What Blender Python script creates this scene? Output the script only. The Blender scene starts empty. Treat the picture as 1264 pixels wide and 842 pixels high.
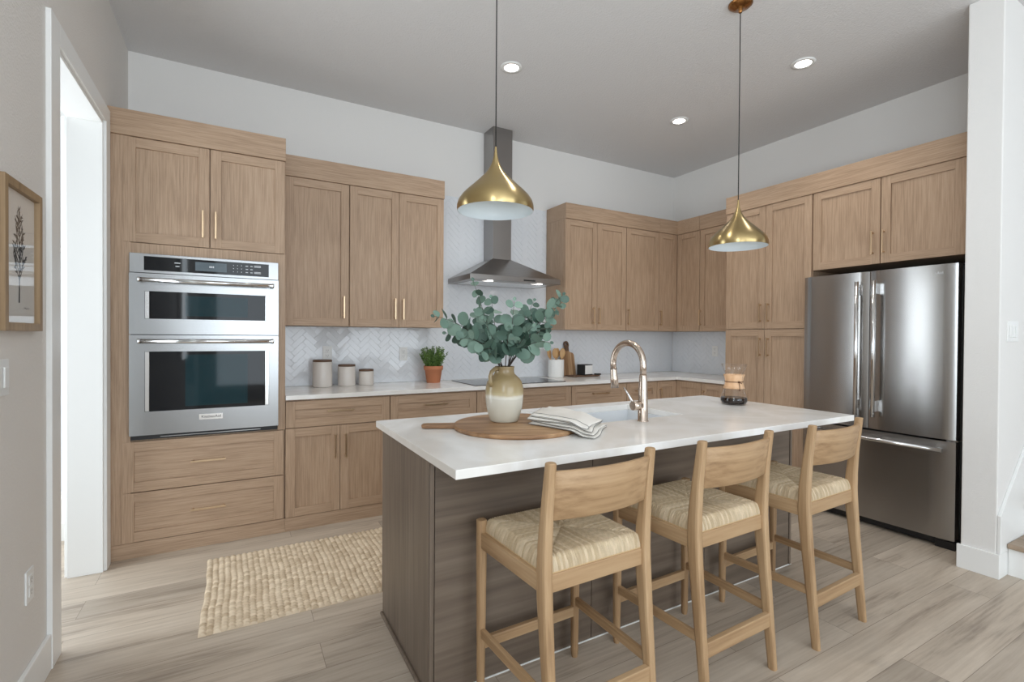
import bpy, bmesh, math, random
from mathutils import Vector, Matrix

C = bpy.context.scene.collection
S = bpy.context.scene
PI = math.pi
random.seed(7)

# ------------------------------------------------------------------ camera
F_PX = 602.6
cam_d = bpy.data.cameras.new('camera')
cam_d.sensor_width = 36.0
cam_d.lens = F_PX / 1264 * 36.0
cam_d.clip_start = 0.02
cam = bpy.data.objects.new('camera', cam_d)
C.objects.link(cam)
yaw, pit, rol = -0.5131, -0.0095, 0.0069
fw = Vector((-math.sin(yaw) * math.cos(pit), math.cos(yaw) * math.cos(pit), math.sin(pit)))
rt = fw.cross(Vector((0, 0, 1))).normalized()
up = rt.cross(fw)
r2 = rt * math.cos(rol) + up * math.sin(rol)
u2 = -rt * math.sin(rol) + up * math.cos(rol)
mw = Matrix((r2, u2, -fw)).transposed().to_4x4()
mw.translation = Vector((0.6465, -4.1902, 1.3189))
cam.matrix_world = mw
S.camera = cam

# ------------------------------------------------------------------ light and exposure
S.view_settings.view_transform = 'Standard'
S.view_settings.look = 'None'
S.view_settings.exposure = 0.3
S.view_settings.gamma = 1.0
S.view_settings.use_curve_mapping = False
S.cycles.use_denoising = True
S.cycles.max_bounces = 10
S.cycles.diffuse_bounces = 5
S.cycles.glossy_bounces = 5
S.cycles.transmission_bounces = 8
S.cycles.transparent_max_bounces = 12
S.cycles.sample_clamp_indirect = 6.0

W = bpy.data.worlds.new('sky')
S.world = W
W.use_nodes = True
wb = W.node_tree.nodes['Background']
wb.inputs['Color'].default_value = (0.86, 0.93, 1.0, 1)
wb.inputs['Strength'].default_value = 1.0


def area(name, loc, rot, sx, sy, power, col=(1, 1, 1), spread=180):
    d = bpy.data.lights.new(name, 'AREA')
    d.shape = 'RECTANGLE'
    d.size, d.size_y = sx, sy
    d.energy = power
    d.color = col
    d.spread = math.radians(spread)
    o = bpy.data.objects.new(name, d)
    o.location = loc
    o.rotation_euler = rot
    C.objects.link(o)
    return o


# daylight from the back window opening and the hall, plus added left fill
area('daylight_back_window', (2.6, -8.38, 1.55), (PI / 2, 0, 0), 4.6, 2.5, 96, (0.82, 0.92, 1.0))
area('added_left_fill', (0.06, -4.66, 1.85), (PI / 2, 0, -PI / 2), 0.7, 1.7, 24, (0.82, 0.92, 1.0))  # fill through an invented, unseen window opening beside the camera
area('daylight_hall_window', (-1.1, -0.95, 1.35), (PI / 2, 0, -PI / 2), 1.3, 2.2, 38, (0.86, 0.94, 1.0))
# invented fill light behind the viewer, aimed up to brighten the ceiling
area('added_fill_uplight', (0.8, -5.6, 1.2), (PI, 0, 0), 1.0, 1.8, 72, (0.84, 0.93, 1.0))

# ------------------------------------------------------------------ materials


def nt(name):
    m = bpy.data.materials.new(name)
    m.use_nodes = True
    return m, m.node_tree.nodes, m.node_tree.links, m.node_tree.nodes['Principled BSDF']


def lin(r, g, b):
    f = lambda c: (c / 255 / 12.92) if c <= 10 else ((c / 255 + 0.055) / 1.055) ** 2.4
    return (f(r), f(g), f(b), 1)


def plain(name, col, rough=0.5, metal=0.0, emit=None, estr=0, bump=0, bscale=200, coat=0, spec=0.5):
    m, n, l, b = nt(name)
    b.inputs['Base Color'].default_value = col
    b.inputs['Roughness'].default_value = rough
    b.inputs['Metallic'].default_value = metal
    b.inputs['Coat Weight'].default_value = coat
    b.inputs['Specular IOR Level'].default_value = spec
    if emit:
        b.inputs['Emission Color'].default_value = emit
        b.inputs['Emission Strength'].default_value = estr
    if bump:
        tc = n.new('ShaderNodeTexCoord')
        no = n.new('ShaderNodeTexNoise')
        no.inputs['Scale'].default_value = bscale
        no.inputs['Detail'].default_value = 3
        bp = n.new('ShaderNodeBump')
        bp.inputs['Strength'].default_value = bump
        bp.inputs['Distance'].default_value = 0.004
        l.new(tc.outputs['Object'], no.inputs['Vector'])
        l.new(no.outputs['Fac'], bp.inputs['Height'])
        l.new(bp.outputs['Normal'], b.inputs['Normal'])
    return m


def wood(name, c0, c1, c2, axis='z', fine=70, rough=0.5, stretch=0.035, big=6.0, bump=0.05, mixb=0.5):
    """two-scale streaked grain along one object axis"""
    m, n, l, b = nt(name)
    tc = n.new('ShaderNodeTexCoord')
    k = {'x': 0, 'y': 1, 'z': 2}[axis]
    def streak(scale, st, det):
        mp = n.new('ShaderNodeMapping')
        v = [1.0, 1.0, 1.0]
        v[k] = st
        mp.inputs['Scale'].default_value = v
        no = n.new('ShaderNodeTexNoise')
        no.inputs['Scale'].default_value = scale
        no.inputs['Detail'].default_value = det
        no.inputs['Roughness'].default_value = 0.6
        l.new(tc.outputs['Object'], mp.inputs['Vector'])
        l.new(mp.outputs['Vector'], no.inputs['Vector'])
        return no
    a = streak(fine, stretch, 4)
    c = streak(big, 0.18, 3)
    mx = n.new('ShaderNodeMix')
    mx.data_type = 'FLOAT'
    mx.inputs['Factor'].default_value = mixb
    l.new(a.outputs['Fac'], mx.inputs['A'])
    l.new(c.outputs['Fac'], mx.inputs['B'])
    r = n.new('ShaderNodeValToRGB')
    r.color_ramp.elements[0].position = 0.33
    r.color_ramp.elements[0].color = c0
    r.color_ramp.elements[1].position = 0.68
    r.color_ramp.elements[1].color = c2
    e = r.color_ramp.elements.new(0.5)
    e.color = c1
    l.new(mx.outputs['Result'], r.inputs['Fac'])
    l.new(r.outputs['Color'], b.inputs['Base Color'])
    b.inputs['Roughness'].default_value = rough
    bp = n.new('ShaderNodeBump')
    bp.inputs['Strength'].default_value = bump
    bp.inputs['Distance'].default_value = 0.002
    l.new(a.outputs['Fac'], bp.inputs['Height'])
    l.new(bp.outputs['Normal'], b.inputs['Normal'])
    return m


def brushed(name, col, rough=0.28, axis='z', amt=0.12):
    m, n, l, b = nt(name)
    tc = n.new('ShaderNodeTexCoord')
    mp = n.new('ShaderNodeMapping')
    v = [1.0, 1.0, 1.0]
    v['xyz'.index(axis)] = 0.01
    mp.inputs['Scale'].default_value = v
    no = n.new('ShaderNodeTexNoise')
    no.inputs['Scale'].default_value = 260
    no.inputs['Detail'].default_value = 2
    mr = n.new('ShaderNodeMapRange')
    mr.inputs['To Min'].default_value = rough - amt / 2
    mr.inputs['To Max'].default_value = rough + amt / 2
    l.new(tc.outputs['Object'], mp.inputs['Vector'])
    l.new(mp.outputs['Vector'], no.inputs['Vector'])
    l.new(no.outputs['Fac'], mr.inputs['Value'])
    l.new(mr.outputs['Result'], b.inputs['Roughness'])
    b.inputs['Base Color'].default_value = col
    b.inputs['Metallic'].default_value = 1.0
    return m


def spun(name, col, rough, aniso, rot=0.0, axis='Z'):
    """brushed metal with stretched highlights"""
    m, n, l, b = nt(name)
    b.inputs['Base Color'].default_value = col
    b.inputs['Metallic'].default_value = 1.0
    b.inputs['Roughness'].default_value = rough
    b.inputs['Anisotropic'].default_value = aniso
    b.inputs['Anisotropic Rotation'].default_value = rot
    t = n.new('ShaderNodeTangent')
    t.direction_type = 'RADIAL'
    t.axis = axis
    l.new(t.outputs['Tangent'], b.inputs['Tangent'])
    return m


def glass(name, tint=(1, 1, 1, 1), refl=1.0):
    m = bpy.data.materials.new(name)
    m.use_nodes = True
    n, l = m.node_tree.nodes, m.node_tree.links
    n.remove(n['Principled BSDF'])
    t = n.new('ShaderNodeBsdfTransparent')
    t.inputs['Color'].default_value = tint
    g = n.new('ShaderNodeBsdfGlossy')
    g.inputs['Roughness'].default_value = 0.02
    lw = n.new('ShaderNodeLayerWeight')
    lw.inputs['Blend'].default_value = 0.5
    pw_ = n.new('ShaderNodeMath')
    pw_.operation = 'POWER'
    pw_.inputs[1].default_value = 4.0
    l.new(lw.outputs['Facing'], pw_.inputs[0])
    fr = n.new('ShaderNodeMath')
    fr.operation = 'MULTIPLY_ADD'
    fr.inputs[1].default_value = 0.75
    fr.inputs[2].default_value = 0.045
    l.new(pw_.outputs[0], fr.inputs[0])
    mu = n.new('ShaderNodeMath')
    mu.operation = 'MULTIPLY'
    mu.inputs[1].default_value = refl
    mx = n.new('ShaderNodeMixShader')
    l.new(fr.outputs[0], mu.inputs[0])
    l.new(mu.outputs[0], mx.inputs['Fac'])
    l.new(t.outputs[0], mx.inputs[1])
    l.new(g.outputs[0], mx.inputs[2])
    l.new(mx.outputs[0], n['Material Output'].inputs['Surface'])
    return m


def floor_mat():
    m, n, l, b = nt('floor_planks')
    tc = n.new('ShaderNodeTexCoord')
    br = n.new('ShaderNodeTexBrick')
    br.offset = 0.37
    br.offset_frequency = 2
    br.inputs['Color1'].default_value = (0.0, 0.0, 0.0, 1)
    br.inputs['Color2'].default_value = (1.0, 1.0, 1.0, 1)
    br.inputs['Mortar'].default_value = (0.5, 0.5, 0.5, 1)
    br.inputs['Scale'].default_value = 1.0
    br.inputs['Mortar Size'].default_value = 0.0011
    br.inputs['Mortar Smooth'].default_value = 0.2
    br.inputs['Bias'].default_value = 0.0
    br.inputs['Brick Width'].default_value = 1.52
    br.inputs['Row Height'].default_value = 0.18
    l.new(tc.outputs['Object'], br.inputs['Vector'])
    # shift the grain from plank to plank
    sc = n.new('ShaderNodeVectorMath')
    sc.operation = 'SCALE'
    sc.inputs['Scale'].default_value = 17.0
    l.new(br.outputs['Color'], sc.inputs[0])
    ad = n.new('ShaderNodeVectorMath')
    ad.operation = 'ADD'
    l.new(tc.outputs['Object'], ad.inputs[0])
    l.new(sc.outputs[0], ad.inputs[1])
    def streak(scale, sx, det, dist=0.0):
        mp = n.new('ShaderNodeMapping')
        mp.inputs['Scale'].default_value = (sx, 1, 1)
        no = n.new('ShaderNodeTexNoise')
        no.inputs['Scale'].default_value = scale
        no.inputs['Detail'].default_value = det
        no.inputs['Roughness'].default_value = 0.62
        no.inputs['Distortion'].default_value = dist
        l.new(ad.outputs[0], mp.inputs['Vector'])
        l.new(mp.outputs['Vector'], no.inputs['Vector'])
        return no
    a = streak(9, 0.14, 6, 0.6)
    c = streak(70, 0.03, 3)
    mx = n.new('ShaderNodeMix')
    mx.data_type = 'FLOAT'
    mx.inputs['Factor'].default_value = 0.35
    l.new(a.outputs['Fac'], mx.inputs['A'])
    l.new(c.outputs['Fac'], mx.inputs['B'])
    r = n.new('ShaderNodeValToRGB')
    r.color_ramp.elements[0].position = 0.30
    r.color_ramp.elements[0].color = lin(130, 117, 104)
    r.color_ramp.elements[1].position = 0.70
    r.color_ramp.elements[1].color = lin(200, 187, 171)
    e = r.color_ramp.elements.new(0.47)
    e.color = lin(178, 164, 148)
    l.new(mx.outputs['Result'], r.inputs['Fac'])
    # plank-to-plank tone
    tone = n.new('ShaderNodeMapRange')
    tone.inputs['To Min'].default_value = 0.86
    tone.inputs['To Max'].default_value = 1.10
    l.new(br.outputs['Color'], tone.inputs['Value'])
    mul = n.new('ShaderNodeMix')
    mul.data_type = 'RGBA'
    mul.blend_type = 'MULTIPLY'
    mul.inputs['Factor'].default_value = 1.0
    l.new(r.outputs['Color'], mul.inputs['A'])
    l.new(tone.outputs['Result'], mul.inputs['B'])
    gap = n.new('ShaderNodeMix')
    gap.data_type = 'RGBA'
    gap.inputs['B'].default_value = lin(128, 115, 101)
    l.new(br.outputs['Fac'], gap.inputs['Factor'])
    l.new(mul.outputs['Result'], gap.inputs['A'])
    l.new(gap.outputs['Result'], b.inputs['Base Color'])
    b.inputs['Roughness'].default_value = 0.42
    bp = n.new('ShaderNodeBump')
    bp.inputs['Strength'].default_value = 0.12
    bp.inputs['Distance'].default_value = 0.003
    l.new(c.outputs['Fac'], bp.inputs['Height'])
    l.new(bp.outputs['Normal'], b.inputs['Normal'])
    return m


def quartz_mat():
    m, n, l, b = nt('white_quartz')
    tc = n.new('ShaderNodeTexCoord')
    no = n.new('ShaderNodeTexNoise')
    no.inputs['Scale'].default_value = 3.2
    no.inputs['Detail'].default_value = 7
    no.inputs['Distortion'].default_value = 1.4
    r = n.new('ShaderNodeValToRGB')
    r.color_ramp.elements[0].position = 0.40
    r.color_ramp.elements[0].color = lin(232, 229, 224)
    r.color_ramp.elements[1].position = 0.62
    r.color_ramp.elements[1].color = lin(243, 242, 240)
    l.new(tc.outputs['Object'], no.inputs['Vector'])
    l.new(no.outputs['Fac'], r.inputs['Fac'])
    l.new(r.outputs['Color'], b.inputs['Base Color'])
    b.inputs['Roughness'].default_value = 0.16
    return m


def attr_mat(name, attr, rough=0.7, bump=0.0, bscale=300, c_mul=None):
    """base colour from a per-strand / per-leaf tint stored on the mesh"""
    m, n, l, b = nt(name)
    a = n.new('ShaderNodeAttribute')
    a.attribute_name = attr
    l.new(a.outputs['Color'], b.inputs['Base Color'])
    b.inputs['Roughness'].default_value = rough
    if bump:
        tc = n.new('ShaderNodeTexCoord')
        no = n.new('ShaderNodeTexNoise')
        no.inputs['Scale'].default_value = bscale
        bp = n.new('ShaderNodeBump')
        bp.inputs['Strength'].default_value = bump
        bp.inputs['Distance'].default_value = 0.003
        l.new(tc.outputs['Object'], no.inputs['Vector'])
        l.new(no.outputs['Fac'], bp.inputs['Height'])
        l.new(bp.outputs['Normal'], b.inputs['Normal'])
    return m


def jug_mat():
    m, n, l, b = nt('two_tone_stoneware')
    tc = n.new('ShaderNodeTexCoord')
    sp = n.new('ShaderNodeSeparateXYZ')
    l.new(tc.outputs['Object'], sp.inputs[0])
    no = n.new('ShaderNodeTexNoise')
    no.inputs['Scale'].default_value = 16
    no.inputs['Detail'].default_value = 5
    l.new(tc.outputs['Object'], no.inputs['Vector'])
    ma = n.new('ShaderNodeMath')
    ma.operation = 'MULTIPLY_ADD'
    ma.inputs[1].default_value = 0.02
    l.new(no.outputs['Fac'], ma.inputs[0])
    l.new(sp.outputs['Z'], ma.inputs[2])
    r = n.new('ShaderNodeValToRGB')
    r.color_ramp.interpolation = 'LINEAR'
    els = r.color_ramp.elements
    els[0].position = 0.0
    els[0].color = lin(196, 191, 175)
    els[1].position = 0.116
    els[1].color = lin(204, 199, 186)
    for p, c in ((0.120, lin(218, 215, 205)), (0.130, lin(214, 208, 192)), (0.136, lin(190, 176, 144)), (0.150, lin(172, 155, 118)), (0.175, lin(156, 137, 100)), (0.25, lin(142, 122, 88)), (0.29, lin(164, 146, 112))):
        e = els.new(p)
        e.color = c
    l.new(ma.outputs[0], r.inputs['Fac'])
    l.new(r.outputs['Color'], b.inputs['Base Color'])
    b.inputs['Roughness'].default_value = 0.22
    return m


M = {}
M['wall'] = plain('wall_paint', lin(232, 230, 227), 0.7, bump=0.25, bscale=140)
M['wall_left'] = plain('wall_paint_textured', lin(226, 222, 217), 0.7, bump=0.7, bscale=110)
M['ceil'] = plain('ceiling_paint', lin(222, 221, 221), 0.85, bump=0.8, bscale=90)
M['trim'] = plain('trim_paint', lin(238, 238, 236), 0.4)
M['floor'] = floor_mat()
OC = (lin(156, 129, 105), lin(180, 152, 126), lin(194, 167, 142))
M['oak_v'] = wood('greige_oak_upright', *OC, axis='z', fine=170, big=4.0, stretch=0.03, mixb=0.3)
M['oak_h'] = wood('greige_oak_level', *OC, axis='x', fine=170, big=4.0, stretch=0.03, mixb=0.3)
IC = (lin(86, 73, 62), lin(110, 96, 83), lin(130, 116, 102))
M['isl_v'] = wood('brown_stained_wood_upright', *IC, axis='z', fine=60, rough=0.42)
M['isl_h'] = wood('brown_stained_wood_level', *IC, axis='x', fine=34, rough=0.42, big=4.0)
SC = (lin(134, 103, 72), lin(170, 138, 102), lin(188, 158, 122))
M['st_x'] = wood('light_oak_x', *SC, axis='x', fine=60)
M['st_y'] = wood('light_oak_y', *SC, axis='y', fine=60)
M['st_z'] = wood('light_oak_z', *SC, axis='z', fine=60)
M['tread'] = wood('tread_oak', lin(130, 112, 95), lin(160, 140, 120), lin(178, 158, 138), axis='y')
BC = (lin(98, 66, 42), lin(160, 122, 86), lin(210, 178, 140))
M['board_x'] = wood('acacia_x', *BC, axis='x', fine=26, rough=0.5, big=9)
M['board_z'] = wood('acacia_z', *BC, axis='z', fine=40, rough=0.5, big=12)
M['spoon'] = wood('beech', lin(176, 132, 84), lin(200, 158, 108), lin(216, 178, 130), axis='z', fine=50)
M['lid'] = plain('dark_walnut', lin(104, 78, 60), 0.5)
M['quartz'] = quartz_mat()
M['steel'] = brushed('stainless_steel', (0.36, 0.365, 0.37, 1), 0.24, 'x', 0.06)
M['steel_f'] = spun('stainless_fridge', (0.42, 0.415, 0.41, 1), 0.27, 0.85, 0.25)
M['steel_hood'] = brushed('stainless_hood', (0.34, 0.325, 0.315, 1), 0.30, 'x')
M['chrome'] = plain('polished_steel', (0.78, 0.78, 0.78, 1), 0.16, 1.0)
M['brass'] = spun('spun_brass', (0.47, 0.355, 0.17, 1), 0.30, 0.8, 0.25)
M['pull'] = plain('champagne_pull', (0.62, 0.46, 0.30, 1), 0.30, 1.0)
M['nickel'] = brushed('champagne_nickel', (0.60, 0.50, 0.42, 1), 0.22, 'z', 0.05)
M['copper'] = plain('aged_copper', (0.36, 0.17, 0.06, 1), 0.25, 1.0)
M['shade_in'] = plain('white_enamel', lin(230, 238, 242), 0.45)
M['black_gl'] = plain('black_glass', (0.008, 0.009, 0.011, 1), 0.04, spec=0.3)
M['black'] = plain('black_plastic', (0.012, 0.012, 0.013, 1), 0.45)
M['oven_in'] = plain('dark_teal_glass', (0.008, 0.030, 0.038, 1), 0.05, spec=0.25)
M['screen'] = plain('grey_screen', lin(74, 88, 96), 0.15)
M['mark'] = plain('pale_print', lin(215, 218, 222), 0.5)
M['white_pl'] = plain('white_plastic', lin(236, 236, 234), 0.35)
M['slot'] = plain('grey_slot', lin(120, 120, 120), 0.5)
M['tile'] = plain('white_glazed_tile', lin(232, 235, 239), 0.10, spec=0.6)
M['grout'] = plain('pale_grout', lin(230, 232, 235), 0.7)
M['ceramic'] = plain('off_white_ceramic', lin(222, 216, 210), 0.22)
M['crock'] = plain('white_ribbed_ceramic', lin(232, 232, 230), 0.3)
M['terra'] = plain('terracotta', lin(190, 122, 86), 0.75, bump=0.2, bscale=60)
M['soil'] = plain('soil', lin(50, 38, 30), 0.9)
M['sink'] = plain('white_sink', lin(222, 225, 228), 0.25)
M['jug'] = jug_mat()
M['rush'] = attr_mat('woven_rush', 'tint', 0.7, 0.9, 190)
M['jute'] = attr_mat('jute_fibre', 'tint', 0.9, 0.5, 420)
M['leaf'] = attr_mat('eucalyptus_leaf', 'tint', 0.55)
M['herb'] = attr_mat('herb_leaf', 'tint', 0.5)
M['stem'] = plain('stem_brown', lin(62, 52, 44), 0.6)
M['hstem'] = plain('stem_green', lin(84, 104, 52), 0.6)
M['linen'] = plain('oat_linen', lin(230, 226, 219), 0.85, bump=0.3, bscale=400)
M['hem'] = plain('black_hem', lin(38, 38, 42), 0.8)
M['frame'] = wood('pale_oak_frame', lin(122, 98, 70), lin(152, 126, 94), lin(170, 144, 110), axis='z', fine=60)
M['paper'] = plain('print_paper', lin(222, 217, 210), 0.7)
M['ink'] = plain('botanical_ink', lin(52, 44, 38), 0.8)
M['glass'] = glass('clear_glass', refl=0.5)
M['pane'] = glass('thin_pane', refl=0.8)
M['coffee'] = plain('black_coffee', (0.012, 0.006, 0.004, 1), 0.08, spec=0.15)
M['collar'] = wood('pale_wood_collar', lin(206, 160, 118), lin(222, 180, 140), lin(232, 196, 160), axis='z', fine=60)
M['leather'] = plain('leather_cord', lin(92, 54, 28), 0.6)
M['cord'] = plain('black_cord', (0.012, 0.012, 0.012, 1), 0.6)
M['lamp'] = plain('lamp_glow', (1, 1, 1, 1), 0.5, emit=(1, 0.95, 0.88, 1), estr=9)
M['hood_lamp'] = plain('hood_lamp_glow', (1, 1, 1, 1), 0.5, emit=(1, 0.95, 0.88, 1), estr=6)

# ------------------------------------------------------------------ mesh builder


class MB:
    def __init__(self):
        self.v, self.f, self.m, self.s, self.t = [], [], [], [], []

    def add(self, vs, fs, mat=0, smooth=False, tint=None):
        o = len(self.v)
        self.v += [tuple(p) for p in vs]
        for f in fs:
            self.f.append([o + i for i in f])
            self.m.append(mat)
            self.s.append(smooth)
            self.t.append(tint)
        return self

    def box(self, x0, x1, y0, y1, z0, z1, mat=0):
        x0, x1 = min(x0, x1), max(x0, x1)
        y0, y1 = min(y0, y1), max(y0, y1)
        z0, z1 = min(z0, z1), max(z0, z1)
        vs = [(x0, y0, z0), (x1, y0, z0), (x1, y1, z0), (x0, y1, z0), (x0, y0, z1), (x1, y0, z1), (x1, y1, z1), (x0, y1, z1)]
        return self.add(vs, [(0, 3, 2, 1), (4, 5, 6, 7), (0, 1, 5, 4), (1, 2, 6, 5), (2, 3, 7, 6), (3, 0, 4, 7)], mat)

    def loft(self, rings, mat=0, smooth=True, cap=True, closed=False, tint=None):
        n = len(rings[0])
        vs = [p for r in rings for p in r]
        fs = []
        R = len(rings)
        for i in range(R if closed else R - 1):
            for j in range(n):
                a, b = i * n + j, i * n + (j + 1) % n
                c, d = ((i + 1) % R) * n + (j + 1) % n, ((i + 1) % R) * n + j
                fs.append((a, b, c, d))
        self.add(vs, fs, mat, smooth, tint)
        if cap and not closed:
            o = len(self.v) - len(vs)
            self.f.append([o + j for j in reversed(range(n))])
            self.m.append(mat); self.s.append(False); self.t.append(tint)
            self.f.append([o + (R - 1) * n + j for j in range(n)])
            self.m.append(mat); self.s.append(False); self.t.append(tint)
        return self

    def lathe(self, prof, c=(0, 0, 0), n=40, mat=0, smooth=True, cap=True):
        rings = [[(c[0] + r * math.cos(2 * PI * j / n), c[1] + r * math.sin(2 * PI * j / n), c[2] + z) for j in range(n)] for r, z in prof]
        return self.loft(rings, mat, smooth, cap)

    def tube(self, pts, rad, n=10, mat=0, smooth=True, cap=True, tint=None):
        pts = [Vector(p) for p in pts]
        if not hasattr(rad, '__len__'):
            rad = [rad] * len(pts)
        rings = []
        prev = None
        for i, p in enumerate(pts):
            t = (pts[min(i + 1, len(pts) - 1)] - pts[max(i - 1, 0)])
            t.normalize()
            if prev is None:
                a = Vector((0, 0, 1)) if abs(t.z) < 0.9 else Vector((1, 0, 0))
                u = t.cross(a).normalized()
            else:
                u = (prev - t * prev.dot(t)).normalized()
            prev = u
            w = t.cross(u)
            rings.append([p + (u * math.cos(2 * PI * j / n) + w * math.sin(2 * PI * j / n)) * rad[i] for j in range(n)])
        return self.loft(rings, mat, smooth, cap, tint=tint)

    def bar(self, pts, wx, wy, mat=0, n_round=0.006):
        """rectangular section sweep along mostly vertical path; wx across x, wy across y (lists)"""
        rings = []
        for p, a, b in zip(pts, wx, wy):
            r = min(n_round, a / 2.2, b / 2.2)
            ring = []
            for sx, sy, a0 in ((1, 1, 0), (-1, 1, 90), (-1, -1, 180), (1, -1, 270)):
                for k in (0, 45, 90):
                    an = math.radians(a0 + k)
                    ring.append((p[0] + sx * (a / 2 - r) + r * math.cos(an), p[1] + sy * (b / 2 - r) + r * math.sin(an), p[2]))
            rings.append(ring)
        return self.loft(rings, mat, False)

    def prism(self, poly, z0, z1, mat=0):
        n = len(poly)
        vs = [(x, y, z0) for x, y in poly] + [(x, y, z1) for x, y in poly]
        fs = [tuple(reversed(range(n))), tuple(range(n, 2 * n))] + [(j, (j + 1) % n, n + (j + 1) % n, n + j) for j in range(n)]
        return self.add(vs, fs, mat)

    def build(self, name, mats, parent=None, bevel=0, seg=2):
        me = bpy.data.meshes.new(name)
        me.from_pydata(self.v, [], self.f)
        if not isinstance(mats, (list, tuple)):
            mats = [mats]
        for m in mats:
            me.materials.append(M[m])
        me.polygons.foreach_set('material_index', self.m)
        me.polygons.foreach_set('use_smooth', self.s)
        if any(t is not None for t in self.t):
            at = me.color_attributes.new('tint', 'FLOAT_COLOR', 'CORNER')
            for p in me.polygons:
                t = self.t[p.index] or (0.5, 0.5, 0.5, 1)
                for li in p.loop_indices:
                    at.data[li].color = t
        me.update()
        bm = bmesh.new()
        bm.from_mesh(me)
        bmesh.ops.recalc_face_normals(bm, faces=bm.faces)
        bm.to_mesh(me)
        bm.free()
        o = bpy.data.objects.new(name, me)
        C.objects.link(o)
        if parent:
            o.parent = parent
        if bevel:
            md = o.modifiers.new('bevel', 'BEVEL')
            md.width = bevel
            md.segments = seg
            md.limit_method = 'ANGLE'
            md.angle_limit = math.radians(40)
        return o


def tag(o, label=None, cat=None, group=None, kind=None):
    if label:
        o['label'] = label
    if cat:
        o['category'] = cat
    if group:
        o['group'] = group
    if kind:
        o['kind'] = kind
    return o


def thing(name, label, cat, loc=(0, 0, 0), rz=0, group=None):
    o = bpy.data.objects.new(name, None)
    o.empty_display_size = 0.1
    C.objects.link(o)
    o.location = loc
    o.rotation_euler = (0, 0, rz)
    return tag(o, label, cat, group)


def struct(name, mb, mat, label, cat, bevel=0):
    return tag(mb.build(name, mat, bevel=bevel), label, cat, kind='structure')


def dup(o, parent=None):
    kids = list(o.children)
    c = o.copy()
    C.objects.link(c)
    if parent:
        c.parent = parent
    for k in kids:
        dup(k, c)
    return c


def text_mesh(name, body, size, mat, parent, loc, rot, depth=0.0006):
    cu = bpy.data.curves.new(name, 'FONT')
    cu.body = body
    cu.size = size
    cu.extrude = depth
    cu.align_x = 'CENTER'
    cu.align_y = 'CENTER'
    tmp = bpy.data.objects.new('tmp', cu)
    C.objects.link(tmp)
    bpy.context.view_layer.update()
    me = bpy.data.meshes.new_from_object(tmp.evaluated_get(bpy.context.evaluated_depsgraph_get()))
    me.transform(Matrix.Translation(loc) @ rot.to_4x4())
    bpy.data.objects.remove(tmp)
    me.materials.clear()
    me.materials.append(M[mat])
    o = bpy.data.objects.new(name, me)
    C.objects.link(o)
    o.parent = parent
    return o


# ------------------------------------------------------------------ room shell
XR, H = 5.234, 3.241
YB = -8.5          # wall behind the camera
XE = 8.5           # far right wall of the open room
struct('floor', MB().box(-3.2, XE + 0.12, YB - 0.12, 0.12, -0.1, 0.0), 'floor', 'grey brown wood plank floor through kitchen and hall', 'floor')
struct('ceiling', MB().box(-3.2, XE + 0.12, YB - 0.12, 0.12, H, H + 0.1), 'ceil', 'textured pale grey ceiling over the kitchen', 'ceiling')
struct('wall_back', MB().box(-0.145, XR + 0.12, 0.0, 0.12, 0, H), 'wall', 'white kitchen wall behind hood and oven cabinet', 'wall')
struct('wall_right', MB().box(XR, XR + 0.12, -3.013, 0.0, 0, H), 'wall', 'white wall behind pantry and fridge', 'wall')
# left wall with the cased opening (y -1.54..-0.73, z up to 2.49) and unseen openings further back, the nearer one added for fill light
OY0, OY1, OZ = -1.54, -0.73, 2.49
wl = MB()
TW = 0.145
wl.box(-TW, 0, YB, -7.3, 0, H).box(-TW, 0, -5.3, -5.05, 0, H).box(-TW, 0, -4.27, OY0, 0, H).box(-TW, 0, -5.05, -4.27, 0, 0.95).box(-TW, 0, -5.05, -4.27, 2.75, H).box(-TW, 0, OY1, 0.0, 0, H)
wl.box(-TW, 0, OY0, OY1, OZ, H).box(-TW, 0, -7.3, -5.3, 0, 0.45).box(-TW, 0, -7.3, -5.3, 2.65, H)
struct('wall_left', wl, 'wall_left', 'light greige textured wall with picture and doorway', 'wall')
# the stub wall beside the fridge and the wall along the stairs
wc = MB().box(4.305, XE, -3.168, -3.013, 0, H)
struct('wall_stair', wc, 'wall', 'white wall end beside fridge running along the stairs', 'wall', bevel=0.006)
# room behind the camera (openings for daylight)
wn = MB()
wn.box(-TW, 0.3, YB - 0.12, YB, 0, H).box(4.9, XE, YB - 0.12, YB, 0, H).box(0.3, 4.9, YB - 0.12, YB, 0, 0.3).box(0.3, 4.9, YB - 0.12, YB, 2.8, H)
struct('wall_near', wn, 'wall', 'white wall behind the viewer with wide window opening', 'wall')
we = MB()
we.box(XE, XE + 0.12, -4.2, -3.168, 0, H).box(XE, XE + 0.12, YB, -7.8, 0, H).box(XE, XE + 0.12, -7.8, -4.2, 0, 0.3).box(XE, XE + 0.12, -7.8, -4.2, 2.8, H)
struct('wall_far', we, 'wall', 'white wall right of the viewer with window opening', 'wall')

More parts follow.
